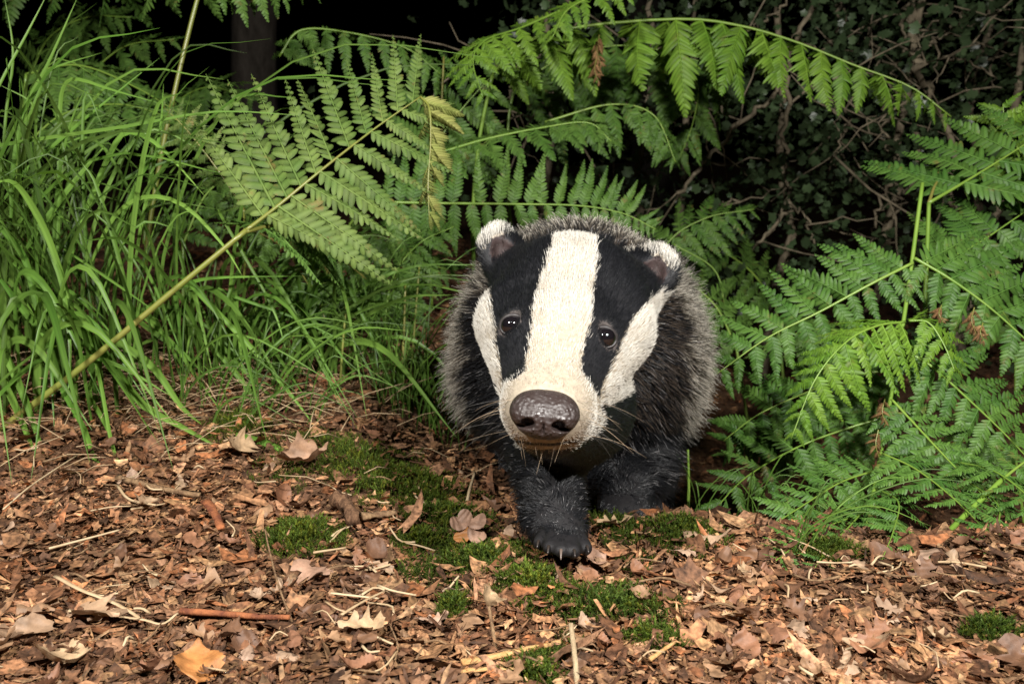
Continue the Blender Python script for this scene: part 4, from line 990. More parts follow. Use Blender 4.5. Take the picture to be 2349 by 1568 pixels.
# ================================================================== BACKGROUND THICKET AND TREE
def thicket():
    base = Vector((0.55, 2.15, float(gz(0.55, 2.15))))
    root = add('thicket', None, None, 'dark tangled thicket of bare branches and small lobed leaves', 'bush', loc=base)
    BR = [([(2086, -20), (2090, 99), (2108, 146), (2130, 219), (2170, 300), (2180, 480)], 15, 2.1), ([(1875, -20), (1841, 62), (1783, 205), (1702, 282), (1622, 366), (1548, 445)], 10, 2.1),
          ([(1905, -20), (1929, 55), (1900, 99), (1870, 200)], 9, 2.2), ([(2086, 0), (2070, 80), (2050, 172), (2040, 260)], 6, 2.1), ([(1800, 100), (1808, 219), (1801, 366), (1817, 468), (1782, 505), (1740, 560)], 9, 2.05),
          ([(2038, 234), (2035, 311), (2042, 345)], 5, 2.0), ([(1820, -20), (1760, 48), (1700, 70)], 5, 2.1), ([(2228, -20), (2196, 48), (2141, 95), (2100, 120)], 5, 2.1), ([(2040, 420), (2005, 519), (1990, 640)], 6, 2.1),
          ([(1330, 155), (1265, 219), (1217, 282), (1190, 360)], 6, 2.0), ([(1260, 90), (1205, 165), (1155, 232)], 4, 2.0), ([(1817, 468), (1850, 500), (1870, 560)], 5, 2.05), ([(1990, 60), (2010, 150), (1960, 220), (1930, 330), (1960, 420)], 6, 2.2),
          ([(2349, 60), (2290, 120), (2230, 230), (2200, 300)], 6, 2.3), ([(1640, 120), (1655, 240), (1620, 330), (1640, 430)], 5, 2.2), ([(1500, 40), (1480, 180), (1400, 300)], 6, 2.3), ([(1700, 460), (1640, 470), (1560, 520)], 4, 2.1),
          ([(2160, 130), (2240, 150), (2300, 200)], 4, 2.1), ([(1920, 240), (1925, 330), (1910, 400)], 4, 2.0), ([(2110, 300), (2090, 420), (2050, 500)], 8, 2.2)]
    rng = random.Random(77)
    tips = []
    allp = []
    for pts, w, d in BR:
        d -= .14
        Q = [P(px, py, d + rng.uniform(-.08, .08)) for px, py in pts]
        path = catmull(Q, 6 * len(pts))
        path = [p + Vector((rng.gauss(0, .006), rng.gauss(0, .006), rng.gauss(0, .004))) for p in path]
        V, Fc = tube(path, PM(w, d) / 2 * 1.3, PM(w, d) / 2 * .9, 7, 0.10, rng, base)
        add('branch', mesh_from('branch', V, Fc, M['branch']), root)
        allp += path
    for i in range(95):           # side twigs
        p = rng.choice(allp).copy()
        v = Vector((rng.gauss(0, 1), rng.gauss(0, .6), rng.gauss(-.2, 1))).normalized() * rng.uniform(.1, .35)
        path = [p]
        for k in range(5):
            v2 = v / 5 + Vector((rng.gauss(0, .012), rng.gauss(0, .012), rng.gauss(0, .012)))
            path.append(path[-1] + v2)
        V, Fc = tube(path, rng.uniform(.0016, .0034), 0.001, 5, 0.1, rng, base)
        add('twig', mesh_from('twig', V, Fc, M['branch']), root)
        allp += path
    # upright stems that carry it from the ground (mostly hidden)
    for i in range(7):
        x = 0.05 + i * 0.22 + rng.uniform(-.06, .06); y = rng.uniform(2.15, 2.5)
        p = Vector((x, y, float(gz(x, y)) - .02)); path = [p]
        for k in range(12):
            path.append(path[-1] + Vector((rng.gauss(0, .02), rng.gauss(0, .02), .11)))
        V, Fc = tube(path, 0.014, 0.006, 7, 0.12, rng, base)
        add('stem', mesh_from('stem', V, Fc, M['branch']), root)
        allp += path
    # leaves: lobed, in clusters
    n = 9500
    lo = np.array([(0, 0), (.25, .22), (.42, .5), (.62, .30), (.85, .42), (1.0, 0), (.85, -.42), (.62, -.30), (.42, -.5), (.25, -.22)])
    k = len(lo)
    r2 = np.random.default_rng(9)
    ncl = 520
    AP = np.array([tuple(p) for p in allp])
    cl = AP[r2.integers(0, len(AP), ncl)] + r2.normal(0, 0.13, (ncl, 3)) + np.array([0, .09, 0])
    # extra leaf clusters spread through the bush volume and beyond its edges
    ex = np.stack([r2.uniform(0.0, 2.1, 560), r2.uniform(1.95, 2.9, 560), r2.uniform(-0.3, 1.4, 560)], -1)
    cl = np.concatenate([cl, ex])
    cl = cl[cl[:, 1] > 1.80]
    c = cl[r2.integers(0, len(cl), n)] + r2.normal(0, 0.036, (n, 3))
    s = r2.uniform(0.014, 0.032, n)
    yaw = r2.uniform(0, 6.28, n); pit = r2.normal(-0.3, .6, n); roll = r2.normal(0, .7, n)
    X = np.repeat(lo[None, :, 0], n, 0); Y = np.repeat(lo[None, :, 1], n, 0) * .95; Z = 0.12 * np.abs(Y) - 0.15 * X * X
    Y, Z = Y * np.cos(roll)[:, None] - Z * np.sin(roll)[:, None], Y * np.sin(roll)[:, None] + Z * np.cos(roll)[:, None]
    X, Z = X * np.cos(pit)[:, None] - Z * np.sin(pit)[:, None], X * np.sin(pit)[:, None] + Z * np.cos(pit)[:, None]
    X, Y = X * np.cos(yaw)[:, None] - Y * np.sin(yaw)[:, None], X * np.sin(yaw)[:, None] + Y * np.cos(yaw)[:, None]
    V = np.stack([X * s[:, None] + c[:, :1], Y * s[:, None] + c[:, 1:2], Z * s[:, None] + c[:, 2:3]], -1).reshape(-1, 3) - np.array(base)
    tri = np.array([(0, 1, 9), (1, 2, 3), (9, 7, 8), (1, 3, 9), (3, 7, 9), (3, 4, 5), (3, 5, 7), (5, 6, 7)])
    Fc = (tri[None] + (np.arange(n) * k)[:, None, None]).reshape(-1, 3)
    cols = np.repeat(r2.uniform(.5, 1.2, (n, 1)) * np.ones((1, 3)), k, 0)
    add('foliage', fast_mesh('foliage', V, Fc, M['ivy'], cols), root, kind='stuff')
thicket()

def tree(px, d, wpx, label, seed, crown=True):
    rng = random.Random(seed)
    p = P(px, 300, d)
    x, y = p.x, p.y
    b = Vector((x, y, float(gz(x, y)) - 0.05))
    root = add('tree', None, None, label, 'tree', loc=b)
    r = PM(wpx, d) / 2
    path = [b + Vector((0.05 * math.sin(i * .9 + seed), 0.04 * math.cos(i * .7), i * 0.25)) for i in range(22)]
    V, Fc = tube(path, r * 1.25, r * .6, 14, 0.06, rng, b)
    add('trunk', mesh_from('trunk', V, Fc, M['bark']), root)
    r2 = np.random.default_rng(seed)
    tips = []
    for i in range(9):
        p0 = path[10 + i]; v = Vector((rng.gauss(0, 1), rng.gauss(0, 1), rng.uniform(.3, .9))).normalized()
        pl = [p0 + v * t * 1.5 + Vector((rng.gauss(0, .04), rng.gauss(0, .04), 0)) for t in (0, .25, .5, .75, 1)]
        V, Fc = tube(pl, r * .35, r * .1, 7, 0.08, rng, b)
        add('limb', mesh_from('limb', V, Fc, M['bark']), root)
        tips += pl[2:]
    n = 4500
    T = np.array([tuple(t) for t in tips])
    c = T[r2.integers(0, len(T), n)] + r2.normal(0, .3, (n, 3))
    a = r2.normal(0, 1, (n, 3)); a /= np.linalg.norm(a, axis=1)[:, None]
    bb = np.cross(a, r2.normal(0, 1, (n, 3))); bb /= np.linalg.norm(bb, axis=1)[:, None]
    s = r2.uniform(.03, .06, (n, 1))
    V = np.stack([c, c + (a * .5 + bb * .28) * s, c + a * s, c + (a * .5 - bb * .28) * s], 1).reshape(-1, 3) - np.array(b)
    Fc = np.arange(n * 4).reshape(-1, 4)
    add('crown', fast_mesh('crown', V, Fc, M['ivy'], np.repeat(r2.uniform(.6, 1.1, (n, 1)) * np.ones((1, 3)), 4, 0)), root)
tree(618, 3.0, 84, 'dark tree trunk behind the large olive frond', 3)
tree(1480, 5.0, 80, 'shadowy trunk deep behind the thicket', 12)

# ================================================================== BADGER
def cc(px, py, d):                    # pixel + depth -> camera-aligned metres (right, up, away)
    return np.array([(px - 1174.5) / KPX * d, -(py - 784) / KPX * d, d])
RTn, UPn, FWn, CAMn = (np.array(v) for v in (RT, UP, FW, CAM))
def c2w(p):
    p = np.asarray(p, float)
    return CAMn + p[..., :1] * RTn + p[..., 1:2] * UPn + p[..., 2:3] * FWn
def w2c(p):
    q = np.asarray(p, float) - CAMn
    return np.stack([q @ RTn, q @ UPn, q @ FWn], -1)
def pix(p):                           # camera metres -> pixel
    return p[..., 0] / p[..., 2] * KPX + 1174.5, -p[..., 1] / p[..., 2] * KPX + 784
def smin(a, b, k):
    h = np.clip(0.5 + 0.5 * (b - a) / k, 0, 1)
    return b * (1 - h) + a * h - k * h * (1 - h)
def s_cone(p, a, b, ra, rb):
    a = np.asarray(a); b = np.asarray(b); ba = b - a
    t = np.clip(((p - a) @ ba) / (ba @ ba), 0, 1)
    return np.linalg.norm(p - a - t[..., None] * ba, axis=-1) - (ra + (rb - ra) * t)
def s_ell(p, c, r, R=None):
    q = p - np.asarray(c)
    if R is not None: q = q @ R
    r = np.asarray(r)
    k0 = np.linalg.norm(q / r, axis=-1); k1 = np.linalg.norm(q / (r * r), axis=-1)
    return k0 * (k0 - 1) / np.maximum(k1, 1e-9)
def rotm(ax, ay, az):
    return np.array(Matrix.Rotation(az, 3, 'Z') @ Matrix.Rotation(ay, 3, 'Y') @ Matrix.Rotation(ax, 3, 'X'))
EARL, EARR = cc(1155, 584, .715), cc(1492, 630, .718)
RL, RR = rotm(0.2, -0.6, 0.15), rotm(0.2, 0.6, -0.35)
NOSE = cc(1249, 951, .508)
HEAD = [('e', cc(1312, 688, .695), (.063, .049, .07), None, .02),
        ('c', cc(1308, 665, .662), cc(1285, 765, .607), .041, .031, .02),
        ('c', cc(1285, 765, .607), cc(1258, 900, .55), .031, .0235, .02),
        ('e', cc(1256, 935, .543), (.0295, .0255, .034), None, .015),
        ('c', cc(1192, 745, .65), cc(1200, 860, .583), .034, .020, .02),
        ('c', cc(1398, 760, .655), cc(1335, 880, .583), .034, .020, .02),
        ('c', cc(1264, 965, .565), cc(1310, 930, .68), .023, .050, .02),
        ('c', cc(1200, 640, .70), cc(1160, 600, .72), .026, .014, .015), ('e', EARL, (.021, .0245, .0085), RL, .014),
        ('c', cc(1440, 680, .70), cc(1485, 648, .72), .026, .014, .015), ('e', EARR, (.022, .0240, .0085), RR, .014)]
def foot(x, y): return w2c(np.array([x, y, float(gz(x, y))]))
HLp, HRp = foot(0.00, 1.10), foot(0.21, 1.14)
TOES = [((1256, 1226, .612), (1238, 1244, .600)), ((1271, 1232, .604), (1260, 1255, .586)), ((1290, 1236, .600), (1287, 1262, .580)), ((1311, 1238, .602), (1316, 1265, .582)), ((1327, 1236, .608), (1344, 1257, .594))]
TOEF = [((1400, 1170, .765), (1396, 1180, .757)), ((1420, 1174, .757), (1418, 1184, .749)), ((1443, 1175, .757), (1444, 1185, .749)), ((1463, 1172, .765), (1466, 1181, .757))]
BODY = [('e', cc(1318, 745, .795), (.092, .092, .085), None, .03),
        ('e', cc(1324, 842, .85), (.111, .091, .10), None, .035),
        ('e', cc(1332, 775, .95), (.116, .110, .13), None, .05),
        ('e', cc(1350, 775, 1.12), (.122, .108, .15), None, .05),
        ('c', cc(1352, 790, 1.25), cc(1365, 830, 1.36), .03, .012, .03),
        ('c', cc(1246, 930, .785), cc(1258, 1070, .705), .044, .0225, .025),
        ('c', cc(1258, 1070, .705), cc(1264, 1160, .655), .0225, .0180, .02),
        ('c', cc(1264, 1160, .655), cc(1272, 1205, .637), .0180, .0165, .02),
        ('e', cc(1288, 1222, .630), (.0185, .0105, .019), None, .014),
        ('c', cc(1425, 930, .86), cc(1440, 1075, .825), .046, .028, .025),
        ('c', cc(1440, 1075, .825), cc(1436, 1140, .79), .028, .021, .02),
        ('e', cc(1432, 1166, .772), (.024, .0125, .022), None, .018),
        ('c', cc(1265, 850, 1.14), (HLp + np.array([0, .05, .05])), .065, .034, .03),
        ('c', (HLp + np.array([0, .05, .05])), HLp + np.array([0, .014, -.02]), .030, .018, .02),
        ('c', cc(1440, 850, 1.14), (HRp + np.array([0, .05, .05])), .065, .034, .03),
        ('c', (HRp + np.array([0, .05, .05])), HRp + np.array([0, .014, -.02]), .030, .018, .02)]
for a, b in TOES + TOEF:
    BODY.append(('c', cc(*a), cc(*b), .0066, .0052, .0025))
def prim(pr, p):
    return s_cone(p, pr[1], pr[2], pr[3], pr[4]) if pr[0] == 'c' else s_ell(p, pr[1], pr[2], pr[3])
def head_sdf(p):
    f = None
    for pr in HEAD:
        d = prim(pr, p); f = d if f is None else smin(f, d, pr[-1])
    return f
def carve(p, f):
    """ear cups and eye sockets"""
    for c, R, sx in ((EARL, RL, -1), (EARR, RR, 1)):
        cup = s_ell(p, c + R @ np.array([0.006 * sx, -.004, -.0085]), (.0095, .0165, .0075), R)
        f = -smin(-f, cup, .003)
    for e in EYES:
        f = -smin(-f, np.linalg.norm(p - e, axis=-1) - .0074, .004)
    return f
def bounds(pr):
    if pr[0] == 'c':
        r = max(pr[3], pr[4]); a, b = np.asarray(pr[1]), np.asarray(pr[2])
        return np.minimum(a, b) - r, np.maximum(a, b) + r
    r = max(pr[2]); return np.asarray(pr[1]) - r, np.asarray(pr[1]) + r
def full_sdf_pts(p):
    f = None
    for pr in HEAD + BODY:
        d = prim(pr, p); f = d if f is None else smin(f, d, pr[-1])
    return f
def surf(px, py, d0=.46, d1=.9):      # depth at which the pixel's ray meets the animal
    d = np.arange(d0, d1, .0006)
    p = np.stack([(px - 1174.5) / KPX * d, -(py - 784) / KPX * d, d], -1)
    f = full_sdf_pts(p)
    k = np.argmax(f < 0)
    return d[k] if f[k] < 0 else d1
EYES = [cc(1174, 746, surf(1174, 746) + .0050), cc(1387, 774, surf(1387, 774) + .0050)]

def surface_nets(f, o, h):
    s = f < 0
    nx, ny, nz = f.shape
    c = np.zeros((nx - 1, ny - 1, nz - 1), np.int8)
    for i in (0, 1):
        for j in (0, 1):
            for k in (0, 1):
                c += s[i:nx - 1 + i, j:ny - 1 + j, k:nz - 1 + k]
    act = (c > 0) & (c < 8)
    ids = np.full(act.shape, -1, np.int64)
    I = np.argwhere(act)
    ids[act] = np.arange(len(I))
    acc = np.zeros((len(I), 3)); cnt = np.zeros(len(I))
    corners = [(i, j, k) for i in (0, 1) for j in (0, 1) for k in (0, 1)]
    for a in corners:
        for b in corners:
            if sum(x != y for x, y in zip(a, b)) == 1 and a < b:
                fa = f[I[:, 0] + a[0], I[:, 1] + a[1], I[:, 2] + a[2]]; fb = f[I[:, 0] + b[0], I[:, 1] + b[1], I[:, 2] + b[2]]
                m = (fa < 0) != (fb < 0)
                t = np.where(m, fa / np.where(m, fa - fb, 1), 0)
                pt = np.array(a)[None] + t[:, None] * (np.array(b) - np.array(a))[None]
                acc += pt * m[:, None]; cnt += m
    V = (I + acc / cnt[:, None]) * h + o
    quads = []
    for ax in range(3):
        sl0 = [slice(None)] * 3; sl1 = [slice(None)] * 3
        sl0[ax] = slice(0, -1); sl1[ax] = slice(1, None)
        e = s[tuple(sl0)] != s[tuple(sl1)]
        E = np.argwhere(e)
        u, w = [(1, 2), (2, 0), (0, 1)][ax]
        ok = (E[:, u] > 0) & (E[:, w] > 0) & (E[:, u] < f.shape[u] - 1) & (E[:, w] < f.shape[w] - 1)
        E = E[ok]
        inside = s[tuple(E.T)]
        def cell(du, dw):
            q = E.copy(); q[:, u] += du; q[:, w] += dw
            return ids[q[:, 0], q[:, 1], q[:, 2]]
        q = np.stack([cell(-1, -1), cell(0, -1), cell(0, 0), cell(-1, 0)], -1)
        q[inside] = q[inside]
        q[~inside] = q[~inside][:, ::-1]
        quads.append(q)
    Q = np.concatenate(quads)
    return V, Q[(Q >= 0).all(1)]

def in_poly(x, y, poly):
    poly = np.asarray(poly, float); r = np.zeros(x.shape, bool)
    j = len(poly) - 1
    for i in range(len(poly)):
        xi, yi = poly[i]; xj, yj = poly[j]
        m = ((yi > y) != (yj > y)) & (x < (xj - xi) * (y - yi) / (yj - yi + 1e-12) + xi)
        r ^= m; j = i
    return r
# markings, traced in a close-up of the head (1 unit = 0.5488 px of the 2349 px copy)
W_MID = [(535, 120), (722, 120), (715, 250), (706, 350), (697, 450), (690, 520), (672, 580), (655, 650), (655, 715), (690, 765), (728, 830), (748, 920), (720, 975), (630, 1032), (500, 1050), (390, 1030), (305, 960), (275, 890), (285, 830), (312, 772), (388, 742), (412, 715), (430, 620), (445, 520), (452, 420), (482, 330), (515, 230)]
W_LEFT = [(240, 290), (278, 400), (283, 480), (300, 560), (303, 640), (322, 730), (318, 800), (250, 740), (205, 640), (170, 520), (180, 400)]
W_RIGHT = [(985, 375), (870, 490), (815, 600), (780, 690), (742, 770), (722, 850), (760, 868), (850, 820), (935, 745), (1000, 640), (1030, 500), (1020, 420)]
E_LEFT = [(170, 225), (180, 60), (300, 40), (425, 60), (412, 158), (345, 135), (285, 156), (242, 210)]
E_RIGHT = [(845, 215), (860, 140), (950, 130), (1070, 160), (1100, 290), (1040, 298), (988, 240), (910, 216)]
def zone(p):
    """0 black, 1 white, 2 grey skin by the eye, 3 grizzled coat, 4 ear rim, 5 black body, 6 inner ear"""
    px, py = pix(p)
    cx, cy = (px - 975) / .5488, (py - 458.8) / .5488
    wob = 10 * (vnoise(px * .16, py * .16) - .5) + 5 * (vnoise(px * .5, py * .5) - .5)
    hs = head_sdf(p)
    z = np.where(hs < .010, 0, 5)
    hd = (hs < .010) & (p[:, 2] < .755)
    w = in_poly(cx + wob, cy + wob * .5, W_MID) | in_poly(cx + wob, cy, W_LEFT) | in_poly(cx + wob, cy, W_RIGHT)
    z = np.where(hd & w & (cy < 1042), 1, z)
    er = in_poly(cx + wob, cy + wob, E_LEFT) | in_poly(cx + wob, cy + wob, E_RIGHT)
    de = np.minimum(np.linalg.norm((p - EARL) / np.array([1, 1, 1.2]), axis=1), np.linalg.norm((p - EARR) / np.array([1, 1, 1.2]), axis=1))
    z = np.where(er & (de < .036), 4, z)
    inner = ((s_ell(p, EARL + RL @ np.array([-.006, -.004, -.0085]), (.0105, .0175, .0085), RL) < .0012) | (s_ell(p, EARR + RR @ np.array([.006, -.004, -.0085]), (.0105, .0175, .0085), RR) < .0012))
    z = np.where(inner & (z != 4), 6, z)
    eye = np.min([np.linalg.norm(p - e, axis=1) for e in EYES], 0)
    z = np.where((eye < .0115) & (z == 0), 2, z)
    z = np.where((np.abs(cx - 500) < 150 - .6 * np.abs(cy - 1010)) & (np.abs(cy - 1012 - 8 * np.cos((cx - 500) / 60)) < 6) & hd, 0, z)      # lip line
    # grizzled coat: back and flanks; black chest, throat and legs
    xc = 0.062 + (p[:, 2] - .8) * 0.10
    side = np.abs(p[:, 0] - xc)
    low = p[:, 1] < -.085 - .0 * p[:, 2]
    g = sst(.070, .104, side + .02 * (vnoise(px * .05, py * .05) - .5)) * (1 - sst(-.055, -.115, p[:, 1])) + sst(.02, .06, p[:, 1]) * (p[:, 2] > .745)
    g = np.maximum(g, sst(.92, 1.0, p[:, 2]) * (1 - sst(-.08, -.13, p[:, 1])))
    z = np.where((z == 5) & (g > .5), 3, z)
    z = np.where((z == 0) & (hs < .010) & (p[:, 2] > .745) & (p[:, 1] > .0), 3, z)
    return z, px, py

def fur_mat(name, spec=0.5, rough=0.42):
    m, nt, b = nmat(name)
    at = nt.nodes.new('ShaderNodeAttribute'); at.attribute_name = 'hcol'
    nt.links.new(at.outputs['Color'], b.inputs['Base Color'])
    b.inputs['Roughness'].default_value = rough
    b.inputs['Specular IOR Level'].default_value = spec
    return m
def hair_object(name, pts, r, cols, mat, parent):
    """pts (n,k,3) world-relative, r (k,), cols (n,k,3)"""
    n, k, _ = pts.shape
    hc = bpy.data.hair_curves.new(name)
    hc.add_curves([k] * n)
    hc.attributes['position'].data.foreach_set('vector', np.ascontiguousarray(pts, np.float32).ravel())
    ra = hc.attributes.get('radius') or hc.attributes.new('radius', 'FLOAT', 'POINT')
    ra.data.foreach_set('value', np.ascontiguousarray(np.broadcast_to(r, (n, k)), np.float32).ravel())
    ca = hc.attributes.new('hcol', 'FLOAT_COLOR', 'POINT')
    c4 = np.ones((n, k, 4), np.float32); c4[..., :3] = cols
    ca.data.foreach_set('color', c4.ravel())
    hc.materials.append(mat)
    return add(name, hc, parent)

def badger():
    h = 0.0023
    lo = np.array([-.12, -.36, .49]); hi = np.array([.26, .18, 1.40])
    n = np.ceil((hi - lo) / h).astype(int)
    f = np.full(n, 1.0, np.float32)
    ax = [lo[i] + np.arange(n[i]) * h for i in range(3)]
    def sub(b0, b1):
        i0 = np.clip(((b0 - lo) / h).astype(int) - 1, 0, n - 1); i1 = np.clip(((b1 - lo) / h).astype(int) + 2, 1, n)
        sl = tuple(slice(a, b) for a, b in zip(i0, i1))
        g = np.stack(np.meshgrid(ax[0][sl[0]], ax[1][sl[1]], ax[2][sl[2]], indexing='ij'), -1)
        return sl, g
    for pr in HEAD + BODY:
        b0, b1 = bounds(pr)
        sl, g = sub(b0 - .05, b1 + .05)
        if g.size == 0: continue
        f[sl] = smin(f[sl], prim(pr, g), pr[-1])
    for c in (EARL, EARR, *EYES):
        sl, g = sub(c - .04, c + .04)
        f[sl] = carve(g, f[sl])
    V, Q = surface_nets(f, lo, h)
    for _ in range(2):                 # light smoothing
        acc = np.zeros_like(V); cn = np.zeros(len(V))
        for a, b in ((0, 1), (1, 2), (2, 3), (3, 0)):
            np.add.at(acc, Q[:, a], V[Q[:, b]]); np.add.at(cn, Q[:, a], 1)
        V = V * .5 + .5 * acc / np.maximum(cn, 1)[:, None]
    Q = Q[:, ::-1]                     # camera frame is left-handed
    z, px, py = zone(V)
    CZ = np.array([(.012, .012, .014), (.34, .29, .22), (.10, .085, .08), (.07, .06, .05), (.45, .39, .31), (.012, .011, .012), (.035, .022, .021)])
    W = c2w(V)
    origin = np.array([0.055, 0.78, float(gz(0.055, 0.78))])
    skin = attr_mat('badger_skin', 0.6, 0.3, 0.3, 0.0, 0.25, 300)
    me = fast_mesh('badger', W - origin, Q, skin, CZ[z], smooth=True)
    root = add('badger', me, None, 'black and white striped badger walking towards us with one forepaw planted', 'badger', loc=Vector(origin))
    print('badger verts', len(V), 'near paw', c2w(cc(1288, 1240, .618)), 'gz', gz(0.037, .57), 'far paw', c2w(cc(1432, 1166, .772)))
    # ---------------- fur roots
    nv = np.zeros(len(V) * 3, np.float32); me.vertices.foreach_get('normal', nv)
    nw = nv.reshape(-1, 3)
    NC = np.stack([nw @ RTn, nw @ UPn, nw @ FWn], -1)      # normals in the camera frame
    tri = np.concatenate([Q[:, [0, 1, 2]], Q[:, [0, 2, 3]]])
    e1 = V[tri[:, 1]] - V[tri[:, 0]]; e2 = V[tri[:, 2]] - V[tri[:, 0]]
    area = .5 * np.linalg.norm(np.cross(e1, e2), axis=1)
    cen = V[tri].mean(1)
    zt = z[tri[:, 0]]
    hst = head_sdf(cen)
    dens = np.where(hst < .010, 1.0, .36)
    dens *= np.where(cen[:, 2] > .95, .6, 1) * (1 + 2.2 * sst(-.125, -.155, cen[:, 1]))
    dens *= np.where(zt == 2, .35, np.where(zt == 6, .35, 1))
    eyed = np.min([np.linalg.norm(cen - e, axis=1) for e in EYES], 0)
    dens *= eyed > .0086
    for ta, tb in TOES:
        dens *= np.where(s_cone(cen, cc(*ta) * .4 + cc(*tb) * .6, cc(*tb), .006, .006) < .0015, .12, 1)
    nd = np.sqrt(((cen[:, 0] - NOSE[0]) / .0225) ** 2 + ((cen[:, 1] - NOSE[1]) / .0165) ** 2)
    dens *= ~((nd < 1.0) & (cen[:, 2] < .55))
    r3 = np.random.default_rng(31)
    pr_ = area * dens; pr_ /= pr_.sum()
    NH = 310000
    ti = r3.choice(len(tri), NH, p=pr_)
    a, b = r3.random(NH), r3.random(NH)
    sw = a + b > 1; a[sw], b[sw] = 1 - a[sw], 1 - b[sw]
    p = V[tri[ti, 0]] + a[:, None] * e1[ti] + b[:, None] * e2[ti]
    nn = NC[tri[ti]].mean(1); nn /= np.linalg.norm(nn, axis=1)[:, None] + 1e-9
    zz, hx, hy = zone(p + r3.normal(0, .0009, p.shape))
    hs = head_sdf(p)
    headw = 1 - sst(.002, .02, hs)
    noset = cc(1250, 955, .50)
    dist = np.linalg.norm(p - noset, axis=1)
    # lengths
    Lface = np.interp(dist, [0, .03, .06, .10, .16, .22, .3], [.003, .0040, .0062, .0078, .0095, .012, .018])
    legn = sst(-.125, -.155, p[:, 1])                       # legs, below the chest
    Lbody = np.interp(p[:, 2], [.6, .72, .80, .9, 1.2], [.012, .018, .028, .036, .040])
    side = np.abs(p[:, 0] - .065)
    Lbody *= .75 + .35 * sst(.05, .1, side)
    Lbody = Lbody * (1 - legn) + .0085 * legn
    paw = sst(.045, .026, np.minimum(np.linalg.norm(p - cc(1288, 1243, .600), axis=1), np.linalg.norm(p - cc(1432, 1175, .762), axis=1)))
    Lbody = Lbody * (1 - .62 * paw)
    L = Lface * headw + Lbody * (1 - headw)
    L *= np.where(zz == 4, .65, 1) * np.where(zz == 6, .5, 1) * np.where(zz == 2, .45, 1)
    guard = (headw < .5) & (legn < .4) & (r3.random(NH) < .16)
    L *= r3.uniform(.65, 1.15, NH) * np.where(guard, 1.35, 1)
    # combing
    dface = p - noset
    dface[:, 1] += .02
    dface /= np.linalg.norm(dface, axis=1)[:, None]
    dbody = np.tile(np.array([[0, -.28, .9]]), (NH, 1)); dbody[:, 0] += np.sign(p[:, 0] - .065) * .25
    dbody[:, 1] += .5 * sst(-.02, .06, p[:, 1])
    dleg = np.tile(np.array([[0.05, -1, .1]]), (NH, 1))
    dbody = dbody * (1 - legn[:, None]) + dleg * legn[:, None]
    dear = np.tile(np.array([[0, 1.0, .1]]), (NH, 1))
    D = dface * headw[:, None] + dbody * (1 - headw[:, None])
    D = np.where((zz == 4)[:, None], dear, D)
    D = D + r3.normal(0, .16, (NH, 3)) * np.where(headw > .5, .6, 1)[:, None]
    T = D - nn * np.sum(D * nn, 1)[:, None]
    T /= np.linalg.norm(T, axis=1)[:, None] + 1e-9
    lift = np.where(headw > .5, .19, .72) + r3.normal(0, .12, NH)
    lift = np.where(zz == 4, .75, lift)
    lift = np.where(legn > .4, .26, lift)
    lift = np.clip(lift, .08, 1.2)
    d0 = T * np.cos(lift)[:, None] + nn * np.sin(lift)[:, None]
    lift1 = lift * np.where(headw > .5, .45, .7)
    d1 = T * np.cos(lift1)[:, None] + nn * np.sin(lift1)[:, None]
    d1[:, 1] -= .15 * (1 - headw)
    # clumping of the long coat
    ncl = 5200
    cr_ = r3.choice(NH, ncl, replace=False)
    kd = kdtree.KDTree(ncl)
    for i, q in enumerate(p[cr_]): kd.insert(q, i)
    kd.balance()
    near = np.array([kd.find(q)[1] for q in p])
    K = 5
    tt = np.linspace(0, 1, K)
    pts = np.zeros((NH, K, 3))
    for i, t in enumerate(tt):
        pts[:, i] = p - nn * .0006 + (d0 * t + (d1 - d0) * t * t * .5) * L[:, None]
    off = pts[cr_[near]] - p[cr_[near]][:, None]
    cl_target = p[cr_[near]][:, None] + off * (L / L[cr_[near]])[:, None, None]
    cw = ((.4 - .25 * legn) * (1 - headw) + .12 * headw)[:, None, None] * (tt[None, :, None] ** 1.5)
    same = (L[cr_[near]] > 1e-5)[:, None, None]
    pts = pts * (1 - cw) + np.where(same, cl_target, pts) * cw
    # colours along each hair
    cols = np.zeros((NH, K, 3))
    j = np.where(((zz == 1) | (zz == 4))[:, None], r3.uniform(.84, 1.1, (NH, 1)), r3.uniform(.6, 1.2, (NH, 1)))
    BLK = np.array([.010, .0105, .0125]); WHT = np.array([.61, .58, .52]); CRM = np.array([.42, .33, .23]); GRY = np.array([.055, .049, .047])
    for i, t in enumerate(tt):
        cols[:, i] = BLK * j
    white = (zz == 1) | (zz == 4)
    stain = vnoise(hx * .03, hy * .03)[:, None]
    wc = WHT * (1 - .10 * sst(.5, .9, stain)) + (CRM - WHT) * .22 * sst(.45, .9, stain)
    nearn = sst(.050, .022, dist)[:, None]
    wc = wc * (1 - nearn) + np.array([.30, .23, .17]) * nearn
    for i, t in enumerate(tt):
        cols[:, i] = np.where(white[:, None], wc * j * (.8 + .25 * t), cols[:, i])
        cols[:, i] = np.where((zz == 2)[:, None], GRY * j, cols[:, i])
        cols[:, i] = np.where((zz == 6)[:, None], np.array([.06, .042, .038]) * j, cols[:, i])
    gr = zz == 3
    tip = r3.random(NH) < np.where(p[:, 1] > .045, .55, .80)
    band = np.array([(.16, .13, .10), (.10, .08, .06), (.02, .018, .017), (.22, .19, .15), (.85, .80, .70)])
    band2 = np.array([(.12, .10, .08), (.06, .05, .04), (.02, .018, .017), (.03, .027, .025), (.09, .08, .07)])
    for i in range(K):
        cols[:, i] = np.where(gr[:, None], np.where(tip[:, None], band[i], band2[i]) * j, cols[:, i])
    bl = zz == 5                      # scattered silvery hairs in the black coat
    sil = bl & (r3.random(NH) < np.where(legn > .2, .012, .05))
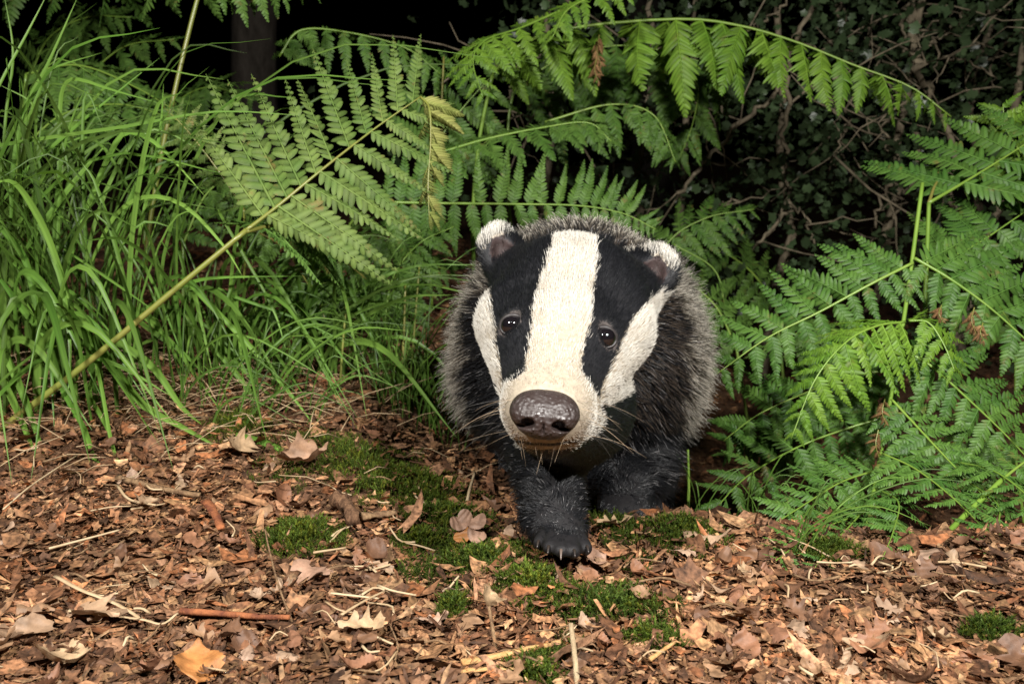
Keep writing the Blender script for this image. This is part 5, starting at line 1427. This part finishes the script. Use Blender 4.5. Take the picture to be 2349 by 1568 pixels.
    cols[:, 3:] = np.where(sil[:, None, None], np.array([.25, .24, .24]), cols[:, 3:])
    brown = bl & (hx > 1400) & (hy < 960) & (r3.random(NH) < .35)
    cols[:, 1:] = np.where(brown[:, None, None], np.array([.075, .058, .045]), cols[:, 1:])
    fm = fur_mat('badger_fur', 0.36, 0.36)
    isf = headw > .5
    PW = c2w(pts) - origin
    rf = np.array([.00016, .00015, .00013, .00009, .00003]); rb = np.array([.00019, .00018, .00017, .00013, .00004])
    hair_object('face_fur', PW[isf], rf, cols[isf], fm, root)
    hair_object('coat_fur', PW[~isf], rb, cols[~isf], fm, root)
    # ---------------- whiskers
    wp, wc_ = [], []
    rg2 = random.Random(6)
    for i in range(40):
        s = -1 if i % 2 else 1
        px_ = 1256 + s * rg2.uniform(62, 112) if i < 30 else 1256 + rg2.uniform(-70, 70)
        py_ = rg2.uniform(915, 1000) if i < 30 else rg2.uniform(1000, 1018)
        dd = surf(px_, py_)
        if dd > .85: continue
        q = cc(px_, py_, dd)
        Lw = rg2.uniform(.016, .045) if i < 30 else rg2.uniform(.008, .02)
        v = np.array([s * rg2.uniform(.5, 1.0), rg2.uniform(-.75, .1), rg2.uniform(-.35, .5)]) if i < 30 else np.array([rg2.uniform(-.5, .5), -1, rg2.uniform(-.4, .2)])
        v /= np.linalg.norm(v)
        sag = rg2.uniform(.1, .4)
        pl = [q + v * Lw * t + np.array([0, -1, 0]) * sag * Lw * t * t for t in np.linspace(0, 1, 6)]
        wp.append(pl); c = rg2.choice([(.40, .30, .20), (.25, .19, .13), (.05, .045, .04), (.04, .035, .03)]); wc_.append([c] * 6)
    hair_object('whiskers', c2w(np.array(wp)) - origin, np.array([.00010, .00010, .00009, .00007, .00005, .00002]), np.array(wc_), fm, root)
    # ---------------- eyes
    em, nt, bb = nmat('eye'); bb.inputs['Base Color'].default_value = (.006, .005, .006, 1); bb.inputs['Roughness'].default_value = .06; bb.inputs['Specular IOR Level'].default_value = .7
    bb.inputs['Coat Weight'].default_value = 1; bb.inputs['Coat Roughness'].default_value = .03
    lm, nt, b2 = nmat('eyelid'); b2.inputs['Base Color'].default_value = (.022, .018, .018, 1); b2.inputs['Roughness'].default_value = .5
    for e, tilt in zip(EYES, (.10, -.14)):
        bm = []
        V_, F_ = [], []
        nu, nvv = 20, 12
        for i in range(nvv + 1):
            th = math.pi * i / nvv
            for k in range(nu):
                ph = 2 * math.pi * k / nu
                V_.append((.0078 * math.sin(th) * math.cos(ph), .0078 * math.cos(th), .0078 * math.sin(th) * math.sin(ph)))
        for i in range(nvv):
            for k in range(nu):
                F_.append((i * nu + k, i * nu + (k + 1) % nu, (i + 1) * nu + (k + 1) % nu, (i + 1) * nu + k))
        ew = c2w(e)
        rotw = np.stack([RTn, UPn, FWn], 1)
        me_ = mesh_from('eye', [tuple(rotw @ np.array(v)) for v in V_], F_, em)
        eo = add('eye', me_, root, loc=Vector(ew - origin))
        V_, F_ = [], []
        nu, nvv = 28, 8
        for i in range(nu):
            a_ = 2 * math.pi * i / nu
            up_ = math.sin(a_)
            R_ = np.array([.0078 * math.cos(a_), (.0070 if up_ > 0 else .0066) * up_ + tilt * .0068 * math.cos(a_), -.0032 + .0026 * abs(math.cos(a_)) ** 2])
            nrm = np.array([math.cos(a_), up_, 0])
            rr = .0016 if up_ > 0 else .0013
            for k in range(nvv):
                b_ = 2 * math.pi * k / nvv
                V_.append(tuple(rotw @ (R_ + nrm * rr * math.cos(b_) + np.array([0, 0, -1]) * rr * math.sin(b_))))
        for i in range(nu):
            for k in range(nvv):
                F_.append((i * nvv + k, ((i + 1) % nu) * nvv + k, ((i + 1) % nu) * nvv + (k + 1) % nvv, i * nvv + (k + 1) % nvv))
        add('eyelid', mesh_from('eyelid', V_, F_, lm), eo)
    # ---------------- nose
    hh = .0007
    g = np.stack(np.meshgrid(np.arange(-.026, .026, hh), np.arange(-.020, .020, hh), np.arange(-.018, .022, hh), indexing='ij'), -1)
    ro = -.09
    X = g[..., 0] * math.cos(ro) + g[..., 1] * -math.sin(ro) * -1; Y = -g[..., 0] * math.sin(ro) * 1 + g[..., 1] * math.cos(ro)
    X = g[..., 0] * math.cos(ro) + g[..., 1] * math.sin(ro); Y = -g[..., 0] * math.sin(ro) + g[..., 1] * math.cos(ro)
    Z = g[..., 2]
    xs = X / (1 - .22 * np.clip(-Y / .0145, 0, 1))
    q = ((np.abs(xs) / .0212) ** 2.5 + (np.abs(Y) / .0148) ** 2.3 + (np.abs(Z - .004 * np.clip(Y / .0148, 0, 1)) / .0135) ** 2.3) ** (1 / 2.4)
    fn = (q - 1) * .013
    for nx_, ny_ in ((-.0098, -.0050), (.0082, -.0050)):
        no_ = s_ell(np.stack([X, Y, Z], -1), (nx_, ny_, -.0105), (.0042, .0030, .0075))
        fn = -smin(-fn, no_, .0018)
        sl = s_ell(np.stack([X, Y, Z], -1), (nx_ * 1.55, ny_ - .0022, -.007), (.0045, .0013, .007))
        fn = -smin(-fn, sl, .0015)
    groove = s_ell(np.stack([X, Y, Z], -1), (-.0006, -.010, -.0125), (.0008, .0065, .003))
    fn = -smin(-fn, groove, .0015)
    NV, NQ = surface_nets(fn.astype(float), np.array([-.026, -.020, -.018]), hh)
    nm, nt, bn = nmat('nose')
    bn.inputs['Base Color'].default_value = (.030, .020, .018, 1); bn.inputs['Roughness'].default_value = .30; bn.inputs['Specular IOR Level'].default_value = .6
    geo = nt.nodes.new('ShaderNodeTexCoord'); vo = nt.nodes.new('ShaderNodeTexVoronoi'); vo.inputs['Scale'].default_value = 430; vo.feature = 'SMOOTH_F1'
    nt.links.new(geo.outputs['Object'], vo.inputs['Vector'])
    bp = nt.nodes.new('ShaderNodeBump'); bp.invert = True; bp.inputs['Strength'].default_value = 1.0; bp.inputs['Distance'].default_value = .0011
    nt.links.new(vo.outputs['Distance'], bp.inputs['Height']); nt.links.new(bp.outputs['Normal'], bn.inputs['Normal'])
    nz2 = nt.nodes.new('ShaderNodeTexNoise'); nz2.inputs['Scale'].default_value = 150; nt.links.new(geo.outputs['Object'], nz2.inputs['Vector'])
    rr_ = nt.nodes.new('ShaderNodeMapRange'); rr_.inputs[1].default_value = .35; rr_.inputs[2].default_value = .65; rr_.inputs[3].default_value = .36; rr_.inputs[4].default_value = .6
    nt.links.new(nz2.outputs['Fac'], rr_.inputs[0]); nt.links.new(rr_.outputs[0], bn.inputs['Roughness'])
    NWv = NV @ np.stack([RTn, UPn, FWn])
    add('nose', fast_mesh('nose', NWv, NQ[:, ::-1], nm, smooth=True), root, loc=Vector(c2w(NOSE) - origin))
    # ---------------- claws
    cm, nt, bc = nmat('claw'); bc.inputs['Base Color'].default_value = (.03, .022, .018, 1); bc.inputs['Roughness'].default_value = .35
    cm2, nt, bc2 = nmat('claw_pale'); bc2.inputs['Base Color'].default_value = (.13, .095, .078, 1); bc2.inputs['Roughness'].default_value = .35
    def claw(a_, b_, r_, cm=cm):
        A, B = c2w(cc(*a_)), c2w(cc(*b_))
        gzb = float(gz(B[0], B[1]))
        mid = (A + B) / 2 + np.array([0, 0, .003])
        path = catmull([Vector(A), Vector(mid), Vector(B)], 9)
        V_, F_ = tube(path, r_, r_ * .25, 7, 0, random, Vector(A))
        add('claw', mesh_from('claw', V_, F_, cm), root, loc=Vector(A - origin))
    for (ta, tb), ln in zip(TOES, (12, 15, 21, 12, 10)):
        claw(tb, (tb[0] + (tb[0] - 1290) * .12, tb[1] + ln, tb[2] - .010), .0017, cm2 if ln == 21 else cm)
    for ta, tb in TOEF:
        claw(tb, (tb[0], tb[1] + 7, tb[2] - .010), .0019)
    return root
badger()
print('script seconds', time.time() - T_START)
